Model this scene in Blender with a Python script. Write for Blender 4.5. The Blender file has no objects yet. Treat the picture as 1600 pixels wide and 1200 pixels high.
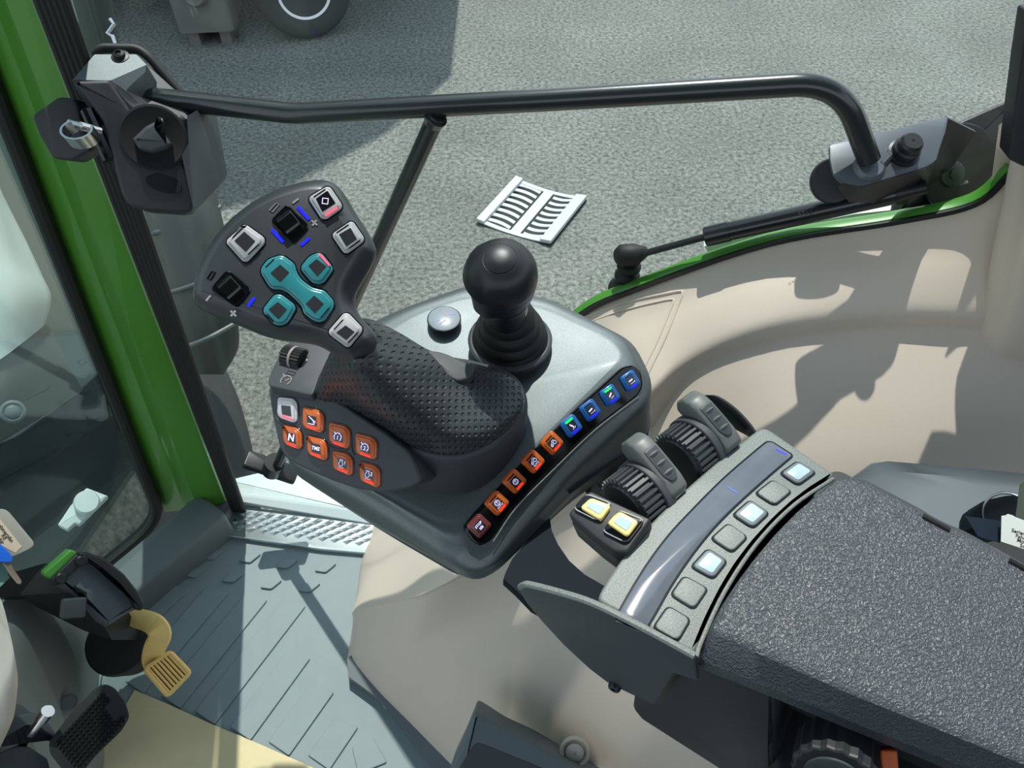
import bpy, bmesh, math, random
from mathutils import Vector, Matrix
random.seed(7)
sc = bpy.context.scene
COL = sc.collection
PI = math.pi
def R_(d): return math.radians(d)
# ---------------------------------------------------------------- camera
FPX = 1202.0; TH = R_(50); H = 1.4
CAM = Vector((0, 0, H))
def ray(px, py):
    u = (px-800)/FPX; v = -(py-600)/FPX
    return Vector((u, math.cos(TH)+v*math.sin(TH), -math.sin(TH)+v*math.cos(TH)))
def Z(px, py, z):
    d = ray(px, py); return CAM + d*((z-H)/d.z)
def D(px, py, dep): return CAM + ray(px, py)*dep
def P(px, py, p, n):
    d = ray(px, py); return CAM + d*((p-CAM).dot(n)/d.dot(n))
cam = bpy.data.cameras.new('camera'); co = bpy.data.objects.new('camera', cam); COL.objects.link(co)
co.location = CAM; co.rotation_euler = (PI/2-TH, 0, 0)
cam.sensor_fit = 'HORIZONTAL'; cam.sensor_width = 36; cam.lens = 36*FPX/1600; cam.clip_start = .02
sc.camera = co
Fd = Vector((math.cos(R_(152)), math.sin(R_(152)), 0)); Ld = Vector((math.cos(R_(62)), math.sin(R_(62)), 0)); UP = Vector((0,0,1))
DN = Vector((math.cos(R_(82.5)), math.sin(R_(82.5)), 0))      # outward normal of the door plane
DU = Vector((-DN.y, DN.x, 0))*-1                               # along the door, towards the rear
PB = Z(345, 800, 0)
def Dr(px, py, off=0.0): return P(px, py, PB+DN*off, DN)
# ---------------------------------------------------------------- materials
def lin(c):
    return tuple((x/12.92 if x <= .04045 else ((x+.055)/1.055)**2.4) for x in c)
def rgb(r, g, b): return lin((r/255, g/255, b/255))
MATS = {}
def M(name, col, rough=.5, metal=0.0, bump=0.0, bscale=600, spec=.5, coat=0.0, mott=0.0, mscale=30, speck=0.0, sscale=1500, em=None, ems=0.0, vor=False, trans=0):
    m = bpy.data.materials.new(name); m.use_nodes = True; nt = m.node_tree; b = nt.nodes['Principled BSDF']
    N = nt.nodes.new; Lk = nt.links.new
    b.inputs['Base Color'].default_value = (*col, 1); b.inputs['Roughness'].default_value = rough; b.inputs['Metallic'].default_value = metal
    b.inputs['Specular IOR Level'].default_value = spec; b.inputs['Coat Weight'].default_value = coat; b.inputs['Coat Roughness'].default_value = .08
    tc = N('ShaderNodeTexCoord')
    last = None
    if mott or speck:
        rgbn = N('ShaderNodeRGB'); rgbn.outputs[0].default_value = (*col, 1); last = rgbn.outputs[0]
        for amt, scl in ((mott, mscale), (speck, sscale)):
            if not amt: continue
            t = N('ShaderNodeTexNoise'); t.inputs['Scale'].default_value = scl; t.inputs['Detail'].default_value = 4
            Lk(tc.outputs['Object'], t.inputs['Vector'])
            mr = N('ShaderNodeMapRange'); mr.inputs[1].default_value = .3; mr.inputs[2].default_value = .7
            mr.inputs[3].default_value = 1-amt; mr.inputs[4].default_value = 1+amt
            Lk(t.outputs['Fac'], mr.inputs[0])
            mx = N('ShaderNodeVectorMath'); mx.operation = 'SCALE'; Lk(last, mx.inputs[0]); Lk(mr.outputs[0], mx.inputs['Scale'])
            last = mx.outputs[0]
        Lk(last, b.inputs['Base Color'])
    if bump:
        if vor:
            t = N('ShaderNodeTexVoronoi'); t.inputs['Scale'].default_value = bscale; t.feature = 'SMOOTH_F1'; o = t.outputs['Distance']
            w = N('ShaderNodeTexNoise'); w.inputs['Scale'].default_value = bscale*.5; Lk(tc.outputs['Object'], w.inputs['Vector'])
            ad = N('ShaderNodeVectorMath'); ad.operation = 'MULTIPLY_ADD'; Lk(w.outputs['Color'], ad.inputs[0]); ad.inputs[1].default_value = (.006,)*3
            Lk(tc.outputs['Object'], ad.inputs[2]); Lk(ad.outputs[0], t.inputs['Vector'])
        else:
            t = N('ShaderNodeTexNoise'); t.inputs['Scale'].default_value = bscale; t.inputs['Detail'].default_value = 3; o = t.outputs['Fac']
            Lk(tc.outputs['Object'], t.inputs['Vector'])
        bp = N('ShaderNodeBump'); bp.inputs['Strength'].default_value = 1; bp.inputs['Distance'].default_value = bump
        Lk(o, bp.inputs['Height']); Lk(bp.outputs[0], b.inputs['Normal'])
    if em: b.inputs['Emission Color'].default_value = (*em, 1); b.inputs['Emission Strength'].default_value = ems
    if trans: b.inputs['Transmission Weight'].default_value = trans
    MATS[name] = m; return m
def glass(name, tint, gl, rough=.01):
    m = bpy.data.materials.new(name); m.use_nodes = True; nt = m.node_tree; nt.nodes.remove(nt.nodes['Principled BSDF'])
    N = nt.nodes.new; t = N('ShaderNodeBsdfTransparent'); t.inputs[0].default_value = (*tint, 1)
    g = N('ShaderNodeBsdfGlossy'); g.inputs['Roughness'].default_value = rough; g.inputs[0].default_value = (1,1,1,1)
    lw = N('ShaderNodeLayerWeight'); lw.inputs[0].default_value = .5; pw = N('ShaderNodeMath'); pw.operation = 'POWER'; nt.links.new(lw.outputs['Facing'], pw.inputs[0]); pw.inputs[1].default_value = 4
    f = N('ShaderNodeMapRange'); nt.links.new(pw.outputs[0], f.inputs[0]); f.inputs[3].default_value = gl; f.inputs[4].default_value = .8; mx = N('ShaderNodeMixShader')
    nt.links.new(f.outputs[0], mx.inputs[0]); nt.links.new(t.outputs[0], mx.inputs[1]); nt.links.new(g.outputs[0], mx.inputs[2])
    nt.links.new(mx.outputs[0], nt.nodes['Material Output'].inputs[0]); return m
dark = M('dark plastic', rgb(58,63,66), .45, bump=.0001, bscale=1800)
headm = M('joystick head plastic', rgb(38,43,48), .45, metal=.1, bump=.0001, bscale=1800, coat=.45); headm.node_tree.nodes['Principled BSDF'].inputs['Coat Roughness'].default_value = .3
dark2 = M('black plastic', rgb(34,37,40), .5, bump=.00008, bscale=1800)
mod = M('charcoal plastic', rgb(62,66,71), .55, bump=.00006, bscale=2200)
gloss = M('gloss black', rgb(10,11,12), .12)
shellm = M('console silver grey', rgb(108,116,118), .5, metal=.72, bump=.00012, bscale=1500, speck=.14, sscale=900, coat=.15)
silver = M('silver grey paint', rgb(122,128,125), .62, metal=.25, bump=.0001, bscale=1500, speck=.3, sscale=900)
sidem = M('side plate plastic', rgb(60,64,70), .5, bump=.00008, bscale=1500)
rubber = M('rubber', rgb(22,23,24), .6)
knobm = M('knob black', rgb(28,31,34), .38, bump=.00004, bscale=3000)
leather = M('grained vinyl', rgb(62,68,74), .4, bump=.0011, bscale=600, vor=True)
beige = M('beige plastic', rgb(214,201,186), .55, bump=.00012, bscale=900, spec=.35)
floorm = M('grey rubber mat', rgb(126,140,142), .62, bump=.0001, bscale=700, mott=.03)
greyp = M('grey trim', rgb(100,108,112), .5, bump=.0001, bscale=900)
green = M('green paint', rgb(78,140,46), .32, coat=.4)
greend = M('green edge paint', rgb(70,138,48), .35, coat=.3)
barm = M('black tube paint', rgb(36,42,42), .26, bump=.00004, bscale=1200, coat=.3)
steel = M('zinc steel', rgb(200,200,200), .22, metal=1)
bracketm = M('bracket paint', rgb(92,98,104), .38, metal=.3, bump=.00005, bscale=900)
blackm = M('satin black metal', rgb(24,27,28), .4)
tread = M('aluminium tread', rgb(190,200,202), .3, metal=.85, bump=.00008, bscale=300)
card = M('kraft paper', rgb(205,192,150), .7, mott=.08, mscale=14, bump=.0002, bscale=120)
yellow = M('yellow pedal paint', rgb(246,206,124), .45)
orangep = M('orange plastic', rgb(214,96,40), .5)
tealb = M('teal key', rgb(40,122,128), .3, coat=.5)
greyk = M('light grey key', rgb(168,170,170), .4)
whitek = M('white key', rgb(205,205,208), .35, em=rgb(205,205,208), ems=.1)
orangek = M('orange key', rgb(196,96,34), .3, coat=.4, em=rgb(200,80,20), ems=.06)
maroonk = M('maroon key', rgb(112,52,52), .3, coat=.4)
bluek = M('blue key', rgb(20,92,160), .3, coat=.4, em=rgb(10,70,150), ems=.15)
yellowk = M('yellow key', rgb(236,214,136), .3, coat=.4)
disp = M('key display', rgb(46,48,50), .2, coat=.3)
dispb = M('dark key display', rgb(20,19,26), .2, coat=.2)
displ = M('pale display', rgb(178,200,208), .12, coat=.5)
glyph = M('glyph white', rgb(215,208,240), .5, em=rgb(205,195,245), ems=.8)
printw = M('printed grey', rgb(150,152,152), .5)
printbr = M('printed taupe', rgb(150,138,132), .5)
led_r = M('red light', rgb(255,50,30), .4, em=rgb(255,45,25), ems=1.2)
led_p = M('pink light', rgb(250,90,110), .4, em=rgb(255,75,95), ems=.9)
led_b = M('blue light', rgb(20,30,255), .4, em=rgb(15,15,255), ems=1.6)
led_g = M('green light', rgb(30,230,100), .4, em=rgb(20,225,85), ems=.9)
stripm = M('display strip', rgb(92,98,106), .09, coat=1, mott=.08, mscale=60)
tyrem = M('tyre rubber', rgb(48,52,50), .8, mott=.1, mscale=8, bump=.002, bscale=30)
hoodm = M('bonnet grey', rgb(140,148,150), .4)
engm = M('engine black', rgb(20,23,24), .6, mott=.5, mscale=9)
machm = M('machine grey', rgb(92,92,88), .7, mott=.1, mscale=3)
whitem = M('white plastic', rgb(225,228,230), .4)
grate_m = M('galvanised grate', rgb(176,181,181), .5, mott=.06, mscale=20)
pitm = M('grate pit shade', rgb(40,44,42), .9)
tagm = M('tag card', rgb(150,150,140), .4)
tagl = M('tag paper', rgb(190,175,150), .6)
inkm = M('ink', rgb(40,38,36), .7)
keyblue = M('key blue', rgb(20,90,190), .35)
brass = M('key metal', rgb(150,140,115), .35, metal=.8)
paperw = M('paper tag', rgb(222,226,220), .6)
yplate = M('white enamel sill', rgb(190,204,205), .3, coat=.2)
win_glass = glass('door glass', (.965,.98,.975), .02)
ws_glass = glass('windscreen glass', (.72,.80,.77), .11)
tag_glass = glass('clear tag plastic', (.8,.84,.82), .04)

# dimpled grip: bump of round dimples on a square lattice in object space
def dimple_mat():
    m = M('dimpled rubber', rgb(50,55,58), .36); nt = m.node_tree; N = nt.nodes.new; Lk = nt.links.new; b = nt.nodes['Principled BSDF']
    tc = N('ShaderNodeTexCoord')
    def dot(v):
        n = N('ShaderNodeVectorMath'); n.operation = 'DOT_PRODUCT'; Lk(tc.outputs['Object'], n.inputs[0]); n.inputs[1].default_value = v; return n.outputs['Value']
    def mth(op, a, bb=None):
        n = N('ShaderNodeMath'); n.operation = op
        if isinstance(a, (int, float)): n.inputs[0].default_value = a
        else: Lk(a, n.inputs[0])
        if bb is not None:
            if isinstance(bb, (int, float)): n.inputs[1].default_value = bb
            else: Lk(bb, n.inputs[1])
        return n.outputs[0]
    s = .0053; res = []
    for v in ((1/s, 0, 0), (0, .72/s, .60/s)):
        d = dot(v); f = mth('FRACT', d); c = mth('SUBTRACT', f, .5); res.append(mth('MULTIPLY', c, c))
    r = mth('SQRT', mth('ADD', res[0], res[1]))
    mr = N('ShaderNodeMapRange'); mr.interpolation_type = 'SMOOTHSTEP'; mr.inputs[1].default_value = .1; mr.inputs[2].default_value = .32; Lk(r, mr.inputs[0])
    bp = N('ShaderNodeBump'); bp.inputs['Strength'].default_value = 1; bp.inputs['Distance'].default_value = .0016
    Lk(mr.outputs[0], bp.inputs['Height']); Lk(bp.outputs[0], b.inputs['Normal']); return m
dimple = dimple_mat()
def asphalt_mat():
    m = M('asphalt', rgb(120,124,118), .85); nt = m.node_tree; N = nt.nodes.new; Lk = nt.links.new; b = nt.nodes['Principled BSDF']
    tc = N('ShaderNodeTexCoord')
    n1 = N('ShaderNodeTexNoise'); n1.inputs['Scale'].default_value = 38; n1.inputs['Detail'].default_value = 8; n1.inputs['Roughness'].default_value = .75
    n2 = N('ShaderNodeTexNoise'); n2.inputs['Scale'].default_value = 1.3; n2.inputs['Detail'].default_value = 5
    vo = N('ShaderNodeTexVoronoi'); vo.inputs['Scale'].default_value = 55
    for n in (n1, n2, vo): Lk(tc.outputs['Object'], n.inputs['Vector'])
    cr = N('ShaderNodeValToRGB'); e = cr.color_ramp.elements
    e[0].position = .36; e[0].color = (*rgb(50,54,51), 1); e[1].position = .66; e[1].color = (*rgb(140,144,136), 1)
    Lk(n1.outputs['Fac'], cr.inputs[0])
    cr2 = N('ShaderNodeValToRGB'); e = cr2.color_ramp.elements; e[0].position = .0; e[0].color = (1.9,1.9,1.85,1); e[1].position = .2; e[1].color = (1,1,1,1)
    Lk(vo.outputs['Distance'], cr2.inputs[0])
    mr = N('ShaderNodeMapRange'); mr.inputs[1].default_value = .3; mr.inputs[2].default_value = .7; mr.inputs[3].default_value = .82; mr.inputs[4].default_value = 1.12; Lk(n2.outputs['Fac'], mr.inputs[0])
    mx = N('ShaderNodeVectorMath'); mx.operation = 'MULTIPLY'; Lk(cr.outputs[0], mx.inputs[0]); Lk(cr2.outputs[0], mx.inputs[1])
    sx = N('ShaderNodeVectorMath'); sx.operation = 'SCALE'; Lk(mx.outputs[0], sx.inputs[0]); Lk(mr.outputs[0], sx.inputs['Scale'])
    Lk(sx.outputs[0], b.inputs['Base Color'])
    bp = N('ShaderNodeBump'); bp.inputs['Distance'].default_value = .006; Lk(n1.outputs['Fac'], bp.inputs['Height']); Lk(bp.outputs[0], b.inputs['Normal'])
    return m
asphalt = asphalt_mat()
# ---------------------------------------------------------------- objects
LOC = {}
def tag(o, label=None, cat=None, group=None, kind=None):
    if label: o['label'] = label
    if cat: o['category'] = cat
    if group: o['group'] = group
    if kind: o['kind'] = kind
    return o
def thing(name, label, cat, loc, group=None):
    o = bpy.data.objects.new(name, None); COL.objects.link(o); o.location = loc; o.empty_display_size = .02; LOC[o] = Vector(loc)
    return tag(o, label, cat, group)
def rootloc(o):
    l = Vector((0,0,0))
    while o is not None: l += Vector(o.location); o = o.parent
    return l
def obj(name, bm, mats, parent=None, smooth=35, label=None, loc=None):
    if not isinstance(mats, (list, tuple)): mats = [mats]
    bmesh.ops.remove_doubles(bm, verts=bm.verts, dist=1e-6)
    bmesh.ops.recalc_face_normals(bm, faces=bm.faces)
    me = bpy.data.meshes.new(name)
    o = bpy.data.objects.new(name, me); COL.objects.link(o)
    if parent is not None:
        off = rootloc(parent); o.parent = parent
    else:
        if loc is None:
            xs = [v.co.x for v in bm.verts]; ys = [v.co.y for v in bm.verts]; zs = [v.co.z for v in bm.verts]
            loc = Vector(((min(xs)+max(xs))/2, (min(ys)+max(ys))/2, min(zs)))
        off = Vector(loc); o.location = off
    bmesh.ops.translate(bm, verts=bm.verts, vec=-off)
    bm.to_mesh(me); bm.free()
    for m in mats: me.materials.append(m)
    if smooth:
        for p in me.polygons: p.use_smooth = len(p.vertices) < 14
        me.set_sharp_from_angle(angle=R_(smooth))
    if label: o['label'] = label
    return o
def B(): return bmesh.new()
def skin(bm, rings, closed=True, cap0=True, cap1=True, mi=0):
    vs = [[bm.verts.new(p) for p in r] for r in rings]
    n = len(vs[0])
    for a, b in zip(vs, vs[1:]):
        for i in range(n if closed else n-1):
            j = (i+1) % n
            try: bm.faces.new((a[i], a[j], b[j], b[i])).material_index = mi
            except ValueError: pass
    if closed and cap0: bm.faces.new(vs[0][::-1]).material_index = mi
    if closed and cap1: bm.faces.new(vs[-1]).material_index = mi
    return vs
def cr(p0, p1, p2, p3, t):
    return .5*((2*p1)+(-p0+p2)*t+(2*p0-5*p1+4*p2-p3)*t*t+(-p0+3*p1-3*p2+p3)*t*t*t)
def crv(pts, k, closed=False):
    n = len(pts); out = []
    if closed:
        for i in range(n):
            for s in range(k): out.append(cr(pts[i-1], pts[i], pts[(i+1)%n], pts[(i+2)%n], s/k))
    else:
        for i in range(n-1):
            a = pts[i-1] if i else pts[0]*2-pts[1]; d = pts[i+2] if i+2 < n else pts[-1]*2-pts[-2]
            for s in range(k): out.append(cr(a, pts[i], pts[i+1], d, s/k))
        out.append(pts[-1].copy())
    return out
def lin_(pts, k):
    out = []
    for a, b in zip(pts, pts[1:]):
        for s in range(k): out.append(a.lerp(b, s/k))
    return out+[pts[-1].copy()]
def loft(bm, rings, around=4, along=3, cap0=True, cap1=True, mi=0):
    R = [crv(r, around, True) if around > 1 else r for r in rings]
    if along > 1:
        cols = [crv([r[i] for r in R], along) for i in range(len(R[0]))]
        R = [[c[j] for c in cols] for j in range(len(cols[0]))]
    return skin(bm, R, True, cap0, cap1, mi)
def gsurf(bm, rows, k=4, l=4, thick=0.0, tdir=None, mi=0):
    R = [crv(r, k) for r in rows]
    cols = [crv([r[i] for r in R], l) for i in range(len(R[0]))]
    R = [[c[j] for c in cols] for j in range(len(cols[0]))]
    a = skin(bm, R, False, mi=mi)
    if thick:
        t = tdir*thick; b = skin(bm, [[p+t for p in r] for r in R], False, mi=mi)
        n = len(a[0]); m = len(a)
        for j in range(m-1):
            for i in (0, n-1): bm.faces.new((a[j][i], a[j+1][i], b[j+1][i], b[j][i])).material_index = mi
        for i in range(n-1):
            for j in (0, m-1): bm.faces.new((a[j][i], a[j][i+1], b[j][i+1], b[j][i])).material_index = mi
def fillet(path, r, n=6):
    if r <= 0: return [p.copy() for p in path]
    out = [path[0].copy()]
    for a, b, c in zip(path, path[1:], path[2:]):
        da = (a-b); dc = (c-b); q = min(r, da.length*.48, dc.length*.48)
        s = b+da.normalized()*q; e = b+dc.normalized()*q
        for i in range(n+1):
            t = i/n; out.append(s*(1-t)**2+b*2*t*(1-t)+e*t*t)
    out.append(path[-1].copy()); return out
def tube(bm, path, r, n=16, fr=0.0, cap=True, mi=0, hull=1.0, fn=6):
    path = fillet(path, fr, fn) if fr else path
    rad = r if isinstance(r, (list, tuple)) else [r]*len(path)
    t0 = (path[1]-path[0]).normalized(); up = UP if abs(t0.z) < .9 else Vector((1,0,0))
    nrm = (up-t0*up.dot(t0)).normalized(); rings = []
    for i, p in enumerate(path):
        a = path[max(i-1, 0)]; b = path[min(i+1, len(path)-1)]; t = (b-a).normalized()
        nrm = (nrm-t*nrm.dot(t)).normalized(); bn = t.cross(nrm)
        rings.append([p+(nrm*math.cos(2*PI*k/n)+bn*math.sin(2*PI*k/n)*hull)*rad[i] for k in range(n)])
    skin(bm, rings, True, cap, cap, mi)
class Fr:
    def __init__(s, o, u, n):
        s.o = Vector(o); s.n = Vector(n).normalized(); u = Vector(u); s.u = (u-s.n*u.dot(s.n)).normalized(); s.v = s.n.cross(s.u)
    def w(s, a, b, c=0.0): return s.o+s.u*a+s.v*b+s.n*c
    def l(s, px, py, h=0.0):
        p = P(px, py, s.o+s.n*h, s.n)-s.o; return (p.dot(s.u), p.dot(s.v))
    def ls(s, pts, h=0.0): return [s.l(x, y, h) for x, y in pts]
    def at(s, px, py, dx=None, dy=None, h=0.0):
        a, b = s.l(px, py, h); o = s.w(a, b, h)
        if dx is None: return Fr(o, s.u, s.n)
        a2, b2 = s.l(px+dx, py+dy, h); return Fr(o, s.u*(a2-a)+s.v*(b2-b), s.n)
def area(p): return sum(p[i][0]*p[(i+1)%len(p)][1]-p[(i+1)%len(p)][0]*p[i][1] for i in range(len(p)))/2
def ccw(p): return p if area(p) > 0 else p[::-1]
def rpoly(p, r, n=4):
    p = ccw(p); out = []; L = len(p)
    for i in range(L):
        a, b, c = (Vector((*p[i-1], 0)), Vector((*p[i], 0)), Vector((*p[(i+1)%L], 0)))
        da = a-b; dc = c-b; q = min(r, da.length*.45, dc.length*.45)
        if q < 1e-6: out.append((b.x, b.y)); continue
        s = b+da.normalized()*q; e = b+dc.normalized()*q
        for k in range(n+1):
            t = k/n; w = s*(1-t)**2+b*2*t*(1-t)+e*t*t; out.append((w.x, w.y))
    cl = []
    for q in out:
        if not cl or math.hypot(q[0]-cl[-1][0], q[1]-cl[-1][1]) > 4e-5: cl.append(q)
    return cl
def inset(p, d):
    p = ccw(p); out = []; L = len(p)
    for i in range(L):
        a, b, c = Vector(p[i-1]), Vector(p[i]), Vector(p[(i+1)%L])
        e1 = (b-a); e2 = (c-b)
        if e1.length < 1e-9 or e2.length < 1e-9: out.append(tuple(b)); continue
        e1.normalize(); e2.normalize(); n1 = Vector((-e1.y, e1.x)); n2 = Vector((-e2.y, e2.x)); m = n1+n2
        if m.length < 1e-4: m = n1
        m.normalize(); k = max(.4, m.dot(n1)); out.append(tuple(b+m*(d/k)))
    return out
def plate(bm, fr, pts, h0, h1, bev=0.0, seg=3, mi=0, bot=0.0, dome=0.0):
    pts = ccw(pts); rings = []
    if bot: rings.append([fr.w(a, b, h0) for a, b in inset(pts, bot)]); rings.append([fr.w(a, b, h0+bot) for a, b in pts])
    else: rings.append([fr.w(a, b, h0) for a, b in pts])
    if bev:
        for i in range(seg+1):
            t = i/seg*PI/2; rings.append([fr.w(a, b, h1-bev+bev*math.sin(t)) for a, b in inset(pts, bev*(1-math.cos(t)))])
    else: rings.append([fr.w(a, b, h1) for a, b in pts])
    skin(bm, rings, True, True, True, mi)
def rect(w, h, cx=0, cy=0): return [(cx-w/2, cy-h/2), (cx+w/2, cy-h/2), (cx+w/2, cy+h/2), (cx-w/2, cy+h/2)]
def box(bm, fr, w, d, h0, h1, bev=0.0, r=0.0, cx=0, cy=0, mi=0):
    p = rect(w, d, cx, cy)
    if r: p = rpoly(p, r)
    plate(bm, fr, p, h0, h1, bev, mi=mi)
def lathe(bm, fr, prof, n=32, mi=0, a0=0, sx=1.0):
    rings = [[fr.w(max(r, 1e-5)*math.cos(a0+2*PI*k/n)*sx, max(r, 1e-5)*math.sin(a0+2*PI*k/n), h) for k in range(n)] for r, h in prof]
    skin(bm, rings, True, True, True, mi)
def ribbon(bm, fr, pts, w, h0, h1, mi=0, closed=False):
    n = len(pts); Lf = []; Rt = []
    for i in range(n):
        a = Vector(pts[i-1] if (i or closed) else pts[0]); c = Vector(pts[(i+1) % n] if (i < n-1 or closed) else pts[-1])
        t = (c-a)
        if t.length < 1e-9: t = Vector((1, 0))
        t.normalize(); nn = Vector((-t.y, t.x))*w/2; p = Vector(pts[i]); Lf.append(p+nn); Rt.append(p-nn)
    rings = [[fr.w(*Rt[i], h0), fr.w(*Lf[i], h0), fr.w(*Lf[i], h1), fr.w(*Rt[i], h1)] for i in range(n)]
    if closed: rings.append(rings[0]); skin(bm, rings, True, False, False, mi)
    else: skin(bm, rings, True, True, True, mi)
def circ(r, n=16, cx=0, cy=0, a0=0, a1=2*PI, full=True):
    m = n if full else n-1
    return [(cx+r*math.cos(a0+(a1-a0)*k/m), cy+r*math.sin(a0+(a1-a0)*k/m)) for k in range(n)]
_fc = {}
def text(bm, fr, s, x, y, size, h, mi=0, bold=.0, rot=0.0, sx=1.0):
    key = (s, bold)
    if key not in _fc:
        cu = bpy.data.curves.new('t', 'FONT'); cu.body = s; cu.align_x = 'CENTER'; cu.align_y = 'CENTER'; cu.offset = bold; cu.resolution_u = 3
        o = bpy.data.objects.new('t', cu); COL.objects.link(o)
        dg = bpy.context.evaluated_depsgraph_get(); me = bpy.data.meshes.new_from_object(o.evaluated_get(dg))
        _fc[key] = ([tuple(v.co) for v in me.vertices], [tuple(p.vertices) for p in me.polygons])
        bpy.data.objects.remove(o); bpy.data.curves.remove(cu); bpy.data.meshes.remove(me)
    vs, fs = _fc[key]; c, q = math.cos(rot), math.sin(rot)
    nv = []
    for a, b, _ in vs:
        a *= size*sx; b *= size; nv.append(bm.verts.new(fr.w(x+a*c-b*q, y+a*q+b*c, h)))
    for f in fs:
        try: bm.faces.new([nv[i] for i in f]).material_index = mi
        except ValueError: pass
def pxpoly(fr, pts, h=0): return fr.ls(pts, h)

# ================================================================ SETTING
bm = B(); G = -1.5
s = 30; vs = [bm.verts.new((x, y, G)) for x, y in ((-s, -6), (s, -6), (s, 45), (-s, 45))]; bm.faces.new(vs)
tag(obj('ground', bm, asphalt, smooth=0), kind='structure')
# cab floor slab with raised anti slip ribs
floor_px = [(350, 795), (600, 830)]
F0 = Fr((0,0,0), (1,0,0), (0,0,1))
bm = B()
fo = [Z(60,960,0), Z(165,890,0), Z(335,812,0), Z(600,845,0), Vector((-.2,.76,0)), Vector((.1,.6,0)), Vector((.3,-.2,0)), Vector((-.9,-.3,0)), Vector((-1.3,.1,0))]
plate(bm, F0, [(p.x, p.y) for p in fo], -.06, 0)
def rib(poly, h=.004):
    pts = [tuple(Z(x, y, .0).xy) for x, y in poly]; plate(bm, F0, rpoly(pts, .004, 2), -.001, h, .0015, 2)
for x, y in ((333,868),(391,873),(449,882),(509,888),(305,896),(364,904),(424,914),(484,919)):
    rib([(x-17.5,y+5.5),(x+.5,y+8),(x+17.5,y-6),(x-3.5,y-8)], .005)
# long ribs, running across the cab
def longrib(x0, y0, x1, y1, w):
    a = Z(x0, y0, 0); b = Z(x1, y1, 0); fr = Fr(a, b-a, (0,0,1)); L = (b-a).length
    plate(bm, fr, rpoly([(0,0),(L,0),(L-.012,w),(0,w)], .003, 2), -.001, .004, .0015, 2)
longrib(248,968, 297,922, .033)
longrib(278,1108, 355,928, .033) if 0 else None
for (x0,y0,x1,y1) in ((225,1085,357,928),(282,1108,418,939),(336,1133,478,948),(392,1158,485,1030),(452,1182,522,1083),(515,1204,560,1137),(560,1210,605,1192)):
    longrib(x0,y0,x1,y1,.046)
tag(obj('floor', bm, floorm, smooth=20), kind='structure')
# beige fender-side wall
def C3(x, y, z): return Vector((x, y, z))
rim = [C3(-.29,.79,.0), C3(-.2,.775,.17), C3(-.1,.765,.34), C3(0,.752,.53), Dr(905,488), Dr(1000,444), Dr(1200,375), Dr(1400,340), Dr(1520,313), Dr(1578,262)]
rim = [rim[0], rim[1], rim[2], rim[3]] + rim[4:]
r0 = [p+C3(0,0,-.002) for p in rim]
r1 = [C3(-.30,.70,0), Z(585,885,.14), Z(650,850,.30), Z(760,780,.50), Z(985,640,.66), Z(1070,565,.71), Z(1200,512,.765), Z(1380,492,.79), Z(1530,494,.80), Z(1640,480,.80)]
r2 = [C3(-.30,.60,0), Z(556,950,.12), Z(620,935,.27), Z(700,905,.42), Z(950,750,.56), Z(1075,590,.69), Z(1205,535,.747), Z(1380,512,.772), Z(1530,514,.782), Z(1640,505,.784)]
r3 = [Z(543,1025,0), Z(560,1020,.07), Z(612,1030,.15), Z(690,985,.28), Z(850,958,.40), Z(1060,810,.575), Z(1230,762,.655), Z(1400,748,.675), Z(1530,760,.675), Z(1660,770,.675)]
r4 = [Z(543,1047,0), Z(570,1073,0), Z(605,1110,0), Z(662,1172,0), Z(740,1262,0), Z(850,1420,0), C3(.15,.12,0), C3(.4,.1,0), C3(.6,.1,0), C3(.8,.1,0)]
bm = B(); gsurf(bm, [r0, [a.lerp(b,.3)-C3(0,0,.004) for a, b in zip(r0, r1)], [a.lerp(b,.6)+C3(0,0,.002) for a, b in zip(r0, r1)], [a.lerp(b,.9)+C3(0,0,.004) for a, b in zip(r0, r1)], r1, [a.lerp(b,.5)+C3(0,0,.001) for a, b in zip(r1, r2)], r2, [a.lerp(b,.06)-C3(0,0,.002) for a, b in zip(r2, r3)], [a.lerp(b,.3) for a, b in zip(r2, r3)], [a.lerp(b,.93) for a, b in zip(r2, r3)], [a.lerp(b,.08) for a, b in zip(r3, r4)], [a.lerp(b,.4) for a, b in zip(r3, r4)], r4], 6, 3, .012, C3(.1,.8,-.6))
from mathutils.bvhtree import BVHTree
WALL = BVHTree.FromBMesh(bm)
def onwall(px, py, off=0.0):
    h, n, _, _ = WALL.ray_cast(CAM, ray(px, py).normalized())
    if n.dot(ray(px, py)) > 0: n = -n
    return h+n*off, n
tag(obj('wall_right', bm, beige, smooth=60), kind='structure')
bm = B(); bl = [Z(550,1034,0), Z(552,1062,0), Z(604,1100,0), Z(674,1190,0), Z(770,1310,0)]; rg = []
for i, p in enumerate(bl):
    q = [C3(0,.02,0), C3(-.004,-.004,0)][1]; rg.append([p+q, p+q+UP*.028, p+C3(.02,.012,.032), p+C3(.02,.02,0)])
skin(bm, rg, True); tag(obj('baseboard_right', bm, greyp, smooth=30), kind='structure')
# bolt caps on the wall
def wallcap(px, py, z, r):
    p = Z(px, py, z); fr = Fr(p, (1,0,0), -ray(px, py)+C3(0,0,-.2))
    return fr
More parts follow.
